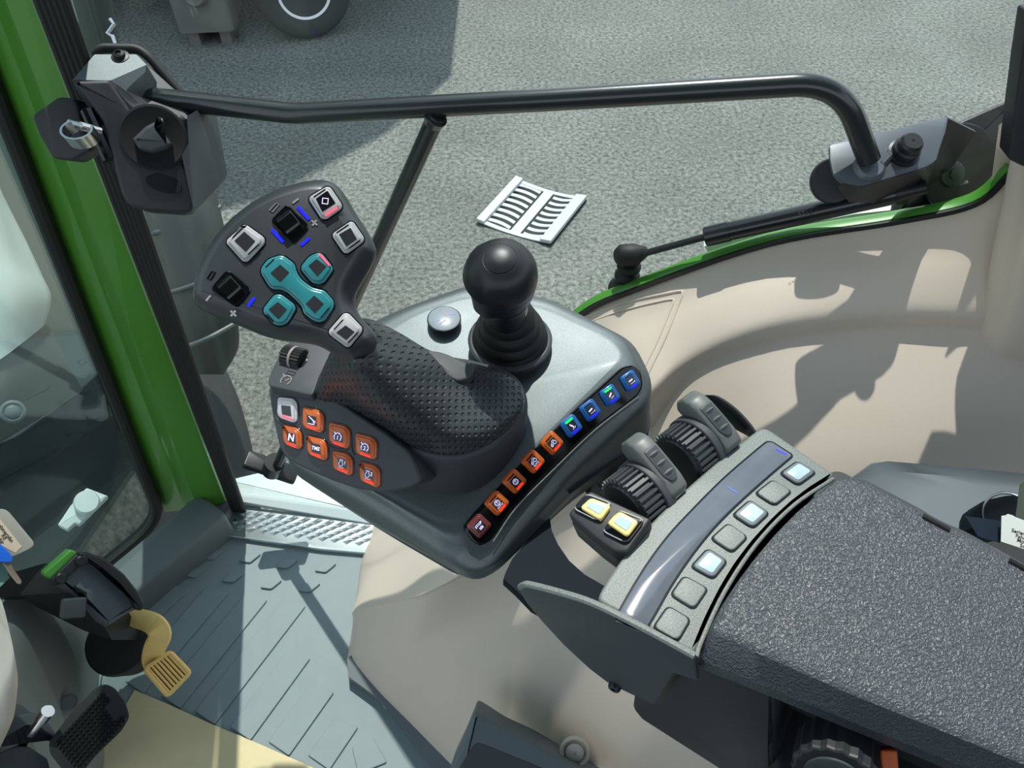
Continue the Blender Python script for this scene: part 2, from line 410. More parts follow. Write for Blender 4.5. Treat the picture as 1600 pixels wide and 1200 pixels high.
# raised border of the panel moulded on the ledge
bm = B()
o1 = [onwall(x, y, .0004)[0] for x, y in ((905,499),(930,489),(960,478),(1000,467),(1040,459),(1062,455),(1066,459),(1058,482),(1045,515),(1030,548),(1012,585))]
o2 = [onwall(x, y, .0004)[0] for x, y in ((915,506),(960,489),(1000,478),(1035,470),(1050,468),(1052,472),(1040,503),(1024,540),(1008,572))]
tube(bm, crv(o1, 3), .0018, 8); tube(bm, crv(o2, 3), .0014, 8)
tag(obj('trim_1', bm, beige, smooth=60), kind='structure')
# C pillar cover at the right
bm = B()
pil = []
for (z, xs) in ((.74, (1528, 1560, 1640)), (.80, (1533, 1562, 1650)), (.86, (1545, 1570, 1660)), (.93, (1560,1580,1670)), (1.0,(1572,1592,1680)), (1.25, (1600,1620,1700))):
    pass
A0 = Z(1532, 488, .795); A1 = D(1580, 240, .765)
B0 = Z(1565, 500, .79); B1 = D(1606, 246, .725)
rg = []
for t in (-.6, 0, .12, .3, .6, .85, 1):
    a = A0.lerp(A1, t); b = B0.lerp(B1, t); d = (b-a)
    rg.append([a+C3(.03,.03,0), a, a+d*.35+C3(0,-.022,0), a+d*1.0+C3(.01,-.03,0), a+C3(.14,-.035,0), a+C3(.14,.06,0), a+d*1+C3(0,.06,0)])
loft(bm, rg, 4, 3)
tag(obj('trim_2', bm, beige, smooth=60), kind='structure')
# green window flange following the rim
bm = B()
path = crv([p+C3(0,.004,.0) for p in rim[3:]], 6)
rings = []
for i, p in enumerate(path):
    a = path[max(i-1,0)]; b = path[min(i+1,len(path)-1)]; t = (b-a).normalized(); q = t.cross(DN); q = q if q.z > 0 else -q
    rings.append([p-DN*.009-q*.003, p-DN*.009+q*.003, p-DN*.002+q*.005, p+DN*.006+q*.002, p+DN*.008-q*.02, p-q*.02])
skin(bm, rings, True)
tag(obj('trim_3', bm, greend, smooth=40), kind='structure')
bm = B()
rings = []
for i, p in enumerate(path):
    a = path[max(i-1,0)]; b = path[min(i+1,len(path)-1)]; t = (b-a).normalized(); q = t.cross(DN); q = q if q.z > 0 else -q
    p = p-DN*.0105-q*.001
    rings.append([p-DN*.002-q*.003, p-DN*.002+q*.003, p+DN*.002+q*.003, p+DN*.002-q*.003])
skin(bm, rings, True)
tag(obj('trim_4', bm, blackm, smooth=40), kind='structure')
# green pillar, straight faceted column from floor to roof
bm = B()
bot = [(258,800,1.66),(290,797,1.635),(310,797,1.572),(352,784,1.572),(366,776,1.60),(345,760,1.72),(262,770,1.76)]
top = [(-72,-60,.80),(-34,-60,.785),(-14,-60,.745),(24,-60,.742),(32,-60,.757),(26,-60,.84),(-80,-60,.86)]
a = [D(*q) for q in bot]; b = [D(*q) for q in top]
rings = [[q+(p-q)*t for p, q in zip(a, b)] for t in (1.0, .75, .5, .25, 0, -.4)]
skin(bm, rings, True)
tag(obj('trim_5', bm, green, smooth=0), kind='structure')
# pale outer sill edge beyond the green flange
bm = B(); fr = Fr(PB+DN*.03, DU, -DN); pts = fr.ls([(1100,385),(1145,371),(1337,334),(1508,316),(1560,300),(1540,330),(1469,340),(1337,362),(1206,382),(1110,400)]); plate(bm, fr, pts, -.01, 0, .001)
tag(obj('trim_9', bm, yplate, smooth=30), kind='structure')
# black seals beside the pillar
def seal(bm, p, q, w, n=3):
    for k in range(n):
        o = (k-(n-1)/2)*w
        tube(bm, [p+DU*o, q+DU*o], w*.55, 8)
bm = B(); p = D(372,800,1.60); q = D(48,-60,.74); pq = q+(q-p)*.4
for k, off in enumerate((-.015, -.005, .005, .015, .025)):
    s = C3(1,-.1,0).normalized()*off*.72
    tube(bm, [p+s*.7, pq+s*.55+C3(.003,0,0)*k], .0062, 8)
tag(obj('trim_6', bm, rubber), kind='structure')
# lower pillar boot
bm = B(); fr = Fr((0,0,0), (1,0,0), (0,0,1))
pts = [Z(x, y, 0).xy for x, y in ((292,845),(318,852),(345,840),(366,812),(366,790),(300,790))]
plate(bm, fr, rpoly([tuple(p) for p in pts], .015), 0, .035, .006)
tag(obj('trim_7', bm, greyp), kind='structure')
# kick ledge under the windscreen
bm = B()
e0 = Z(176,880,.075); e1 = Z(266,806,.075)
d = (e1-e0).normalized(); ndir = Vector((-d.y, d.x, 0)); ndir = ndir if ndir.x < 0 else -ndir
fr = Fr(C3(e0.x, e0.y, 0), d, UP)
sgn = 1 if fr.v.dot(ndir) > 0 else -1
Lk_ = (e1-e0).length
plate(bm, fr, rpoly([(-.9, 0), (-.9, -sgn*.085), (Lk_+.07, -sgn*.085), (Lk_+.07, 0)], .01), 0, .075, .008)
tag(obj('baseboard_front', bm, greyp), kind='structure')
# windscreen
pl0, pl1 = D(258,800,1.66), D(-72,-60,.80); pdir = (pl1-pl0).normalized()
WN = d.cross(pdir).normalized(); WN = WN if WN.dot(ndir) > 0 else -WN
WP = pl0.copy()
bm = B()
wf = Fr(WP, d, WN)
vdir = 1 if wf.v.z > 0 else -1
def wfp(a, z): return (a, vdir*z)
q1 = pl0+(WP-pl0).dot(WN)*WN; dl = pdir-WN*pdir.dot(WN)
def wq(t): q = q1+dl*t-wf.o; return (q.dot(wf.u), q.dot(wf.v))
wb = wq(-.01); wt = wq(1.7); wl = [(-1.2, wb[1]), wb, wt, (-1.2, wt[1])]
plate(bm, wf, rpoly(wl, .05), 0, .006)
tag(obj('window_1', bm, ws_glass, smooth=0), kind='structure')
bm = B()
pth = [wf.w(a, b, -.004) for a, b in (wl[0], (wb[0]-.012, wb[1]+vdir*.0), (wt[0]-.010, wt[1]))]
tube(bm, fillet(pth, .07), .011, 10)
tag(obj('trim_8', bm, rubber), kind='structure')
# door glass
bm = B(); fr = Fr(PB+DN*.03, DU, -DN)
lo = [PB+DU*.03+UP*.03]+[p for p in rim[0:]]
base = [(.035,.06),(.32,.0)]
pts = []
sg = 1 if fr.v.z > 0 else -1
pts = [(.04, sg*.02)]
for p in rim: 
    q = p-fr.o; pts.append((q.dot(fr.u), sg*(p.z-.0)+sg*.004))
lastx = pts[-1][0]
pts += [(lastx, sg*1.75), (.04, sg*1.75)]
plate(bm, fr, pts, 0, .005)
tag(obj('window_2', bm, win_glass, smooth=0), kind='structure')
# remaining cab shell around the driver
bm = B(); fr = Fr((.95,-.1,0), (0,1,0), (-1,0,0)); plate(bm, fr, [(-.85,0),(.85,0),(.85,fr.v.z*1.2),(-.85,fr.v.z*1.2)], -.02, .02)
tag(obj('wall_back', bm, greyp), kind='structure')
bm = B(); fr = Fr((0,-.95,0), (1,0,0), (0,1,0)); plate(bm, fr, [(-1.2,0),(1,0),(1,fr.v.z*1.2),(-1.2,fr.v.z*1.2)], -.02, .02)
tag(obj('wall_left', bm, greyp), kind='structure')
# added unseen blocker above the frame, outlined to throw the shade over the asphalt
bm = B(); fr = Fr((0,7.3,G), (1,0,0), (0,-1,0)); sg_ = 1 if fr.v.z > 0 else -1
plate(bm, fr, [(-14,0),(-.45,0),(-.45,sg_*3.7),(-.85,sg_*5.2),(-1.5,sg_*6.6),(-4,sg_*9),(-14,sg_*9)], -3, 0)
tag(obj('shade_blocker_far', bm, machm), kind='structure')
# roof overhead
bm = B(); fr = Fr((0,0,1.92), (1,0,0), UP)
plate(bm, fr, rpoly([(-1.0,-.9),(1.3,-.9),(1.3,.62),(.3,.62),(-.9,.62)], .1), 0, .15, .03)
tag(obj('ceiling', bm, greyp), kind='structure')

# ================================================================ CONTROL CONSOLE
def keybtn(parent, fr, poly, h, mat, dsp=None, dmat=None, glyph_fn=None, bars=(), slits=(), up=(0,-1), right=(1,0), name='push_button', r=.0030, well=True, label=None, bevel=.0014):
    """poly/dsp in pixels; bars = [(x0,y0,x1,y1,mat)]"""
    pts = rpoly(fr.ls(poly, h), r, 3)
    if well:
        bm = B(); plate(bm, fr, inset(pts, -.0010), 0, .0006, .0003, 1); obj('button_well', bm, gloss, parent)
    bm = B(); plate(bm, fr, inset(pts, .0), -.002, h-.0012, .0012, 2)
    plate(bm, fr, inset(pts, .0018), h-.0016, h, bevel*.6, 2)
    bt = obj(name, bm, mat, parent, smooth=50, label=label)
    if dsp:
        bm = B(); dp = rpoly(fr.ls(dsp, h), .0004, 1); plate(bm, fr, dp, h-.0005, h+.0002)
        if glyph_fn:
            cx = sum(p[0] for p in dp)/len(dp); cy = sum(p[1] for p in dp)/len(dp)
            mx = sum(p[0] for p in dsp)/len(dsp); my = sum(p[1] for p in dsp)/len(dsp)
            g = fr.at(mx, my, right[0]*10, right[1]*10, h)
            a, b = g.l(mx+up[0]*10, my+up[1]*10)
            if b < 0: g = Fr(g.o, g.u, g.n)
            gs = (Vector(fr.ls(dsp, h)[0])-Vector(fr.ls(dsp, h)[1])).length/2
            glyph_fn(bm, g, gs, .0004)
        obj('display', bm, [dmat or disp, glyph], bt, smooth=0)
    for x0, y0, x1, y1, m in bars:
        bm = B(); ribbon(bm, fr, [fr.l(x0, y0, h), fr.l(x1, y1, h)], .0016, h-.0006, h+.0005); obj('light_bar', bm, m, bt, smooth=0)
    for x0, y0, x1, y1 in slits:
        bm = B(); ribbon(bm, fr, [fr.l(x0, y0, h), fr.l(x1, y1, h)], .0008, h-.0006, h+.0002); obj('slit', bm, dispb, bt, smooth=0)
    return bt
def gtxt(s, size=1.3, y=0, bold=.03, sx=1.0):
    return lambda bm, g, gs, h: text(bm, g, s, 0, y*gs, size*gs, h, 1, bold, 0, sx)
def line(bm, g, gs, h, pts, w=.1, closed=False): ribbon(bm, g, [(x*gs, y*gs) for x, y in pts], w*gs, h-.0001, h+.0001, 1, closed)
def g_gauge(n):
    def f(bm, g, gs, h):
        line(bm, g, gs, h, circ(.72, 15, 0, 0, R_(-50), R_(230), False), .13)
        for a in (-20, 30, 80, 130, 180): line(bm, g, gs, h, [(.72*math.cos(R_(a)), .72*math.sin(R_(a))), (.52*math.cos(R_(a)), .52*math.sin(R_(a)))], .1)
        line(bm, g, gs, h, [(-.9,.75),(-.55,.55)], .16)
        if n: text(bm, g, n, 0, -.15*gs, 1.0*gs, h, 1, .03)
        else: line(bm, g, gs, h, [(0,-.1),(.35,.3)], .14)
    return f
def g_engine(n):
    def f(bm, g, gs, h):
        line(bm, g, gs, h, circ(.45, 12, -.25, -.15, R_(-240), R_(60), False), .1)
        line(bm, g, gs, h, [(-.45,.25),(-.45,.6),(-.6,.6),(.1,.6),(-.02,.6),(-.02,.25)], .1)
        text(bm, g, n, .58*gs, .15*gs, .95*gs, h, 1, .02); line(bm, g, gs, h, [(-.7,-.85),(.5,-.85)], .07)
    return f
def g_ramp(bm, g, gs, h):
    line(bm, g, gs, h, [(-.7,.7),(.5,-.05)], .16); line(bm, g, gs, h, circ(.2, 10, .55, -.15), .12, True); line(bm, g, gs, h, [(-.7,-.6),(.7,-.6)], .14)
def g_wheel(auto):
    def f(bm, g, gs, h):
        y = .2 if auto else 0
        line(bm, g, gs, h, circ(.6, 14, 0, y), .08, True); line(bm, g, gs, h, circ(.42, 12, 0, y), .06, True)
        text(bm, g, 'T', 0, y*gs, .7*gs, h, 1, .02)
        if auto: text(bm, g, 'AUTO', 0, -.72*gs, .58*gs, h, 1, .01)
    return f
def g_tractor(auto):
    def f(bm, g, gs, h):
        y = .25 if auto else 0
        line(bm, g, gs, h, circ(.36, 12, .4, y-.1), .09, True); line(bm, g, gs, h, circ(.22, 10, -.55, y-.25), .12, True)
        line(bm, g, gs, h, [(-.55,y+.02),(-.5,y+.2),(-.1,y+.2),(0,y+.55),(.45,y+.55),(.6,y+.25)], .1)
        line(bm, g, gs, h, [(-.35,y-.2),(.05,y-.2)], .09)
        if auto: text(bm, g, 'AUTO', 0, -.7*gs, .58*gs, h, 1, .01)
    return f
def g_lever(kind):
    def f(bm, g, gs, h):
        ang = {0: -60, 1: 10, 2: 35, 3: 5}[kind]; c, s = math.cos(R_(ang)), math.sin(R_(ang))
        a = (.35*c, .1+.45*s) if 0 else None
        cx, cy = -.1, .15; p = (cx-.45*c, cy-.45*s); q = (cx+.45*c, cy+.45*s)
        line(bm, g, gs, h, [p, q], .32); line(bm, g, gs, h, circ(.07, 8, *q), .14, True); line(bm, g, gs, h, circ(.07, 8, *p), .14, True)
        if kind in (0, 2): line(bm, g, gs, h, [(-.3,-.75),(0,-.5),(.3,-.6),(.6,-.3)], .1)
        else: line(bm, g, gs, h, [(-.5,-.6),(.7,-.5)], .08); line(bm, g, gs, h, [(.6,-.7),(.8,-.3)], .08)
    return f
def g_diamond(bm, g, gs, h): line(bm, g, gs, h, [(0,.55),(.55,0),(0,-.55),(-.55,0)], .14, True)

console = thing('control_console', 'dark grey joystick console carrying rows of orange and blue push buttons', 'console', Z(760, 720, .70))
def ring(l): return [Z(x, y, z) for x, y, z in l]
R1 = ring([(463,700,.800),(590,768,.795),(700,826,.790),(742,802,.793),(848,690,.820),(968,570,.845),(974,550,.846),(955,527,.846),(850,478,.846),(735,460,.846),(650,488,.843),(530,560,.83)])
R2 = ring([(451,712,.793),(588,782,.786),(706,862,.778),(750,856,.772),(880,738,.800),(1005,622,.825),(1013,590,.83),(984,532,.835),(858,469,.838),(735,446,.838),(632,482,.833),(495,545,.818)])
R3 = ring([(447,722,.783),(580,800,.773),(720,892,.763),(762,890,.760),(888,752,.79),(1017,632,.815),(1019,596,.82),(990,538,.825),(860,470,.825),(735,447,.825),(628,486,.82),(490,550,.805)])
R4 = ring([(452,736,.765),(575,812,.756),(740,910,.748),(778,893,.748),(892,776,.762),(1010,690,.77),(1020,655,.775),(992,560,.80),(860,480,.80),(735,455,.80),(628,495,.80),(490,560,.78)])
R5 = ring([(520,780,.745),(600,832,.735),(735,908,.738),(770,893,.738),(880,780,.742),(990,695,.75),(1000,660,.75),(975,575,.78),(850,500,.78),(735,480,.78),(640,520,.78),(520,590,.76)])
def ripple(R, k, cr_idx=()):
    out = []; n = len(R)
    for i in range(n):
        a, b = R[i], R[(i+1) % n]
        for s in range(k): out.append(a.lerp(b, s/k))
    return out
def smoothring(R, k=6, r=.018):
    n = len(R); out = []
    for i in range(n):
        a, b, c = R[i-1], R[i], R[(i+1) % n]
        q1 = min(r, (a-b).length*.45); q2 = min(r, (c-b).length*.45); s = b+(a-b).normalized()*q1; e = b+(c-b).normalized()*q2
        for t in range(k+1): t /= k; out.append(s*(1-t)**2+b*2*t*(1-t)+e*t*t)
    return out
bm = B()
RS = [smoothring(r, 4, .016) for r in (R1, R2, R3, R4, R5)]
cen = sum(RS[0], Vector())/len(RS[0])
in1 = [p.lerp(cen, .04)+C3(0,0,.001) for p in RS[0]]
mid12 = [a.lerp(b, .5)+C3(0,0,.0035) for a, b in zip(RS[0], RS[1])]
mid23 = [a.lerp(b, .4)+(a-cen).normalized()*.0018 for a, b in zip(RS[1], RS[2])]
allr = [in1, RS[0], mid12, RS[1], mid23, RS[2], [a.lerp(b,.5) for a,b in zip(RS[2],RS[3])], RS[3], RS[4]]
cols = [crv([r[i] for r in allr], 3) for i in range(len(RS[0]))]
allr = [[c[j] for c in cols] for j in range(len(cols[0]))]
# domed top: shrink rings toward the centre
tops = [[p.lerp(cen, t) for p in allr[0]] for t in (.8, .5, .25)]
skin(bm, tops+allr, True)
obj('housing', bm, shellm, console, smooth=45)
# underside pan
bm = B()
U1 = smoothring([p+C3(0,0,.004) for p in R4], 4, .016); uc = sum(U1, Vector())/len(U1)
U2 = smoothring(ring([(500,765,.75),(610,838,.74),(725,905,.745),(790,880,.74),(885,790,.74),(985,715,.73),(985,680,.73),(970,590,.76),(850,510,.77),(735,490,.77),(650,530,.77),(530,600,.75)]), 4, .016)
skin(bm, [[p.lerp(uc, .03) for p in U1], U2, [p.lerp(uc,.4)-C3(0,0,.02) for p in U2]], True)
obj('underside', bm, dark, console, smooth=45)
# rear face skirt running down from the blue keys
bm = B()
a = [Z(890,772,.775), Z(960,722,.775), Z(1012,690,.775), Z(1018,660,.78)]
b = [Z(922,742,.74), Z(950,768,.70), Z(1000,735,.70), Z(1003,700,.72)]
rg = [a, [p.lerp(q,.5) for p, q in zip(a, b)], b]
skin(bm, [[*r, *[p+C3(-.03,.05,-.005) for p in r[::-1]]] for r in rg], True)
obj('rear_skirt', bm, dark2, console, smooth=40)
# strip holding nine keys
sp = [Z(742,802,.793), Z(968,570,.845), Z(1005,622,.825), Z(750,856,.772)]
sn = (sp[1]-sp[0]).cross(sp[3]-sp[0]); sn = sn if sn.z > 0 else -sn
FS = Fr(sum(sp, Vector())/4+sn.normalized()*.0046, sp[1]-sp[0], sn)
bm = B(); pts = FS.ls([(724,826),(745,800),(800,742),(850,689),(910,630),(972,574),(988,570),(1000,580),(1004,602),(996,618),(930,668),(865,730),(805,790),(766,845),(750,853),(740,848)])
plate(bm, FS, rpoly(pts, .004), -.008, .0016, .001, 2); plate(bm, FS, inset(rpoly(pts, .004), .0015), 0, .0022, .0005, 1)
obj('button_strip', bm, gloss, console)
ks = [((748,821),maroonk,None,[]),((776,786),orangek,g_wheel(1),'r'),((803.5,752),orangek,g_wheel(0),'r'),((832.5,721),orangek,g_tractor(1),'r'),((862,692),orangek,g_tractor(0),'r'),
      ((892,665.5),bluek,g_lever(0),'gb'),((921.3,641),bluek,g_lever(1),'b'),((952,617.5),bluek,g_lever(2),'gb'),((983.5,595),bluek,g_lever(3),'b')]
def stopg(bm, g, gs, h):
    text(bm, g, 'STOP', 0, .38*gs, .72*gs, h, 1, .03); text(bm, g, 'ISB', 0, -.45*gs, .72*gs, h, 1, .03)
for i, ((px, py), m, gf, led) in enumerate(ks):
    ddx, ddy = ((26,-30) if i < 5 else (30,-24)) if i < 7 else (31,-22)
    g = FS.at(px, py, ddx, ddy, .0022)
    w = (.0178, .0180, .0178, .0176, .0176, .0176, .0174, .0174, .0172)[i]*.97
    sk = [(-w/2,-w/2),(w/2,-w/2),(w/2,w/2),(-w/2,w/2)]
    bm = B(); plate(bm, g, rpoly(sk, .0035, 4), -.002, .0028, .0012, 3); plate(bm, g, rpoly(rect(w*.8,w*.8), .002, 3), .002, .0036, .0008, 2)
    bt = obj('push_button', bm, m, console, smooth=50, label={'maroonk': 'maroon STOP ISB key'}.get('maroonk') if i == 0 else ('orange key' if i < 5 else 'blue key'))
    bm = B(); dw = w*.5; plate(bm, g, rect(dw, dw), .003, .0038)
    g2 = Fr(g.w(0, 0, 0), g.u, g.n)
    (gf or stopg)(bm, g2, dw/2*(1.0 if gf else 1.05), .004)
    obj('display', bm, [disp if gf else disp, glyph], bt, smooth=0)
    if 'r' in led: bm = B(); ribbon(bm, g, [(-w*.22,-w*.345),(w*.22,-w*.345)], .0017, .003, .0042); obj('light_bar', bm, led_r, bt, smooth=0)
    if 'b' in led: bm = B(); ribbon(bm, g, [(-w*.22,-w*.345),(w*.22,-w*.345)], .0017, .003, .0042); obj('light_bar', bm, led_b, bt, smooth=0)
    if 'g' in led: bm = B(); ribbon(bm, g, [(-w*.24,w*.35),(w*.24,w*.35)], .0019, .003, .0042); obj('light_bar', bm, led_g, bt, smooth=0)
    if led and 'g' not in led: bm = B(); ribbon(bm, g, [(-w*.24,w*.35),(w*.24,w*.35)], .0012, .003, .0038); obj('slit', bm, dispb, bt, smooth=0)
# chrome-like edge line under the strip
bm = B(); tube(bm, crv([FS.w(*FS.l(x, y, .0), .0012) for x, y in ((770,846),(806,793),(866,732),(930,671),(997,620))], 5), .0007, 6); obj('edge_line', bm, silver, console)

# module with eight keys under the palm rest
nF = (-Ld*math.cos(R_(45))+UP*math.sin(R_(45)))
FM = Fr(Z(500, 690, .845), -Fd, nF)
if FM.v.z < 0: pass
mp = [(418,607),(426,655),(436,700),(446,716),(470,730),(520,752),(560,765),(600,770),(640,763),(659,752),(648,722),(638,704),(600,675),(565,652),(540,635),(514,620),(488,614),(455,606),(430,600)]
bm = B(); plate(bm, FM, rpoly(FM.ls(mp), .003, 2), -.06, 0, .0025)
panel = obj('button_panel', bm, mod, console)
bm = B()
tp = [Z(x, y, .872) for x, y in ((419,603),(424,580),(446,538),(470,520),(520,530),(518,565),(505,585),(495,605),(489,619),(455,611))]
FT = Fr(tp[0], (1,0,0), (-.12,-.1,1))
plate(bm, FT, rpoly(FT.ls([(419,604),(421,590),(430,570),(446,540),(470,525),(520,545),(510,578),(497,598),(489,620),(455,612)]), .004), -.05, .0015, .0015)
obj('wheel_housing', bm, mod, console)
# ribbed thumb wheel on it
wp = FT.w(*FT.l(461,560), .001); ax = FT.l(480,566); ax = (FT.w(*ax)-FT.w(*FT.l(443,556))).normalized()
fw = Fr(wp-ax*.011, FT.n, ax)
bm = B(); plate(bm, FT, rpoly(FT.ls([(443,545),(480,550),(483,565),(472,577),(446,572),(441,558)]), .003), 0, .0022, .001, 2); obj('wheel_well', bm, gloss, console)
bm = B(); n = 44; pr = [((.0105 if k % 2 else .0093)*math.cos(2*PI*k/n), (.0105 if k % 2 else .0093)*math.sin(2*PI*k/n)) for k in range(n)]
plate(bm, fw, pr, .001, .021, .0006, 1); th = obj('thumb_wheel', bm, rubber, console, smooth=20)
bm = B(); lathe(bm, fw, [(.0106,.0098),(.0109,.0104),(.0109,.0116),(.0106,.0122)], 32); obj('wheel_mark', bm, printbr, th)
bm = B(); g = FT.at(455,583,10,3,.0016)
ribbon(bm, g, [(-.004,-.0016),(.004,-.0016),(.004,.0016),(-.004,.0016)], .0004, 0, .0003, 0, True); obj('indicator', bm, gloss, console, smooth=0)
bm = B(); g = FT.at(447,594,10,2.5,.0018); g_gauge('')(bm, g, .0068, .0002); obj('symbol', bm, [printbr, printbr], console, smooth=0)
def c2(*p): return [(400+x/3.5556, 500+y/3.5556) for x, y in p]
UPD = (-.15,-1); RTD = (.9,.38)
def bar2(x0,y0,x1,y1,m): (a,b),(c,d_) = c2((x0,y0),(x1,y1)); return (a,b,c,d_,m)
kb = [
 ([(113,428),(200,437),(221,467),(221,562),(198,572),(125,545),(110,520)], [(192,478),(140,473),(145,525),(197,537)], whitek, None, [bar2(142,533,200,552,led_p)], None),
 ([(253,482),(345,503),(370,532),(368,615),(350,629),(262,600),(250,578)], [(335,538),(282,527),(286,580),(338,592)], orangek, g_ramp, [bar2(285,590,335,607,led_r)], dispb),
 ([(398,568),(490,590),(515,618),(513,703),(495,717),(410,685),(398,660)], [(480,632),(425,617),(430,668),(484,683)], orangek, g_gauge('1'), [bar2(432,682,484,700,led_r)], dispb),
 ([(546,628),(640,652),(665,680),(663,768),(645,777),(555,745),(546,720)], [(630,690),(575,674),(580,728),(634,744)], orangek, g_gauge('2'), [bar2(582,740,634,760,led_r)], dispb),
 ([(140,583),(220,602),(245,630),(248,710),(230,721),(155,690),(143,668)], [(218,633),(170,622),(175,674),(222,689)], orangek, gtxt('N',1.9), [bar2(172,685,222,705,led_r)], dispb),
 ([(273,643),(365,665),(388,694),(390,772),(370,783),(290,750),(277,728)], [(355,693),(304,681),(310,733),(360,748)], orangek, gtxt('TMS',.95), [bar2(308,742,360,762,led_r)], dispb),
 ([(418,726),(505,747),(530,778),(530,858),(510,867),(430,832),(420,812)], [(502,776),(452,763),(456,814),(506,829)], orangek, g_engine('1'), [bar2(456,826,508,846,led_r)], disp),
 ([(568,788),(655,810),(682,838),(682,925),(660,934),(580,897),(570,877)], [(650,838),(598,824),(602,876),(655,893)], orangek, g_engine('2'), [bar2(605,890,656,910,led_r)], disp)]
for poly, dsp, m, gf, bars, dm in kb:
    dpx = c2(*dsp); rt = (dpx[0][0]-dpx[1][0], dpx[0][1]-dpx[1][1]); n_ = math.hypot(*rt)
    keybtn(console, FM, c2(*poly), .0035, m, dpx, dm or disp, gf, bars, (), (0,-1), (rt[0]/n_, rt[1]/n_), label='white key' if m is whitek else 'orange key')
# raised curved guards beside keys
for (a, b, c) in (((113,548),(150,575),(215,590)),((395,690),(440,715),(505,722)),((232,470),(236,560),(250,600)),((528,640),(532,720),(548,750))):
    bm = B(); q = [FM.w(*FM.l(*p), .0) for p in c2(a, b, c)]; tube(bm, crv(q, 5), .0011, 8); obj('key_guard', bm, mod, console)
# disc emblem
fr = Fr(Z(694,499,.8475), (1,0,0), C3(.02,-.06,1)); bm = B(); lathe(bm, fr, [(.0172,-.002),(.0172,.0008),(.0168,.0012)], 40); rimo = obj('disc', bm, gloss, console)
bm = B(); lathe(bm, fr, [(.0160,.001),(.0160,.0015),(.0157,.0017)], 40); obj('disc_face', bm, M('disc grey', rgb(140,150,158), .35), rimo)
for (a, b, c, dd, m) in ((-.003,.009,.003,.004,printbr),(.002,-.002,-.004,-.008,printbr),(.004,.005,.010,.006,bluek),(-.010,-.004,-.004,-.002,bluek)):
    bm = B(); ribbon(bm, fr, [(a, b), (c, dd)], .0012, .0015, .0019); obj('mark', bm, m, rimo, smooth=0)
# hollow + slot between grip and lever
bm = B(); fr = Fr(Z(770,560,.848), (1,0,0), (0,0,1))

# ================================================================ CROSS LEVER JOYSTICK (ball)
bc = Z(785, 434, .962); bb = Z(797, 531, .848)
axis = (bc-bb).normalized()
js = thing('ball_joystick', 'black ball-topped joystick rising from a rubber bellows on the console', 'joystick', bb)
fb = Fr(bb, (1,0,0), C3(0,-.03,1)); hb = (bc-bb).length
bm = B(); lathe(bm, fb, [(.041,-.004),(.0415,.001),(.0400,.0025),(.0385,.003)], 48); obj('bezel', bm, dark, js)
bm = B(); prof = [(.0375,.001),(.0370,.006),(.0335,.010),(.0345,.014),(.0335,.018),(.0295,.021),(.0300,.026),(.0285,.030),(.0245,.033),(.0250,.038),(.0235,.043),(.019,.047),(.018,.05)]
fa = Fr(bb, (1,0,0), (axis+UP).normalized())
lathe(bm, fa, [(.001,.0)]+prof, 48); obj('bellows', bm, rubber, js, smooth=50)
fc = Fr(bb, (1,0,0), axis)
bm = B(); lathe(bm, fc, [(.0165,hb-.075),(.0172,hb-.058),(.0195,hb-.045),(.0215,hb-.036),(.0205,hb-.030)], 40); obj('neck', bm, knobm, js, smooth=50)
bm = B(); n = 64; prof = [(.0195,-.034),(.0235,-.030),(.0265,-.020),(.0283,-.010),(.0290,-.0065),(.0287,-.006),(.0293,-.005),(.0300,.002),(.0300,.0060),(.0299,.0068),(.0298,.0085),(.0294,.011),(.0287,.014),(.0265,.0195),(.023,.0243),(.018,.0280),(.0142,.0296),(.0138,.0295),(.0135,.0303),(.009,.0322),(.004,.0330),(.0002,.0331)]
rings = []
for r, h in prof:
    rg = []
    for k in range(n):
        a = 2*PI*k/n; c, s_ = math.cos(a-R_(190)), math.sin(a-R_(190)); rr = r
        f = max(0, c)
        if f > .3:
            g = min(1, (f-.3)/.35); g = g*g*(3-2*g)
            if -.0265 < h < .0065: rr = r*(1-g)+g*min(.0287/max(c, .3), .0318)
            elif h >= .0065 and h < .024: rr = r+g*max(0, .0330-r)*math.exp(-(h-.0065)/.008)
        rg.append(fc.w(rr*math.cos(a), rr*math.sin(a), hb+h))
    rings.append(rg)
skin(bm, rings, True); obj('knob', bm, knobm, js, smooth=32)
fd = Fr(fc.w(.0232*math.cos(R_(190)), .0240*math.sin(R_(190)), hb-.010), UP, fc.u*math.cos(R_(190))+fc.v*math.sin(R_(190)))
bm = B(); lathe(bm, fd, [(.0085,-.003),(.0085,.001),(.0075,.002)], 24, sx=1.0); obj('side_button', bm, greyp, js)

# ================================================================ MULTIFUNCTION JOYSTICK
hn = C3(.06,-.60,.80)
hc = D(440, 410, .555)
FH = Fr(hc, (1,0,0), hn)
stick = thing('multifunction_joystick', 'large grey multifunction joystick with dimpled grip and teal and grey keys', 'joystick', Z(650, 650, .85))
hp = [(286,462),(290,430),(302,398),(322,362),(350,330),(385,303),(425,283),(470,270),(502,268),(520,275),(535,295),(550,322),(568,348),(583,376),(583,392),(570,416),(554,442),(547,458),(550,478),(566,500),(582,515),(586,530),(578,548),(558,563),(538,563),(515,550),(490,535),(462,531),(430,528),(400,520),(360,503),(320,488),(295,476)]
hl = rpoly(FH.ls(hp), .004, 2)
def sm2(p, it=1):
    for _ in range(it): p = [((a[0]+2*b[0]+c[0])/4, (a[1]+2*b[1]+c[1])/4) for a, b, c in zip(p[-1:]+p[:-1], p, p[1:]+p[:1])]
    return p
hl = sm2(ccw(hl), 1)
bm = B(); rings = []
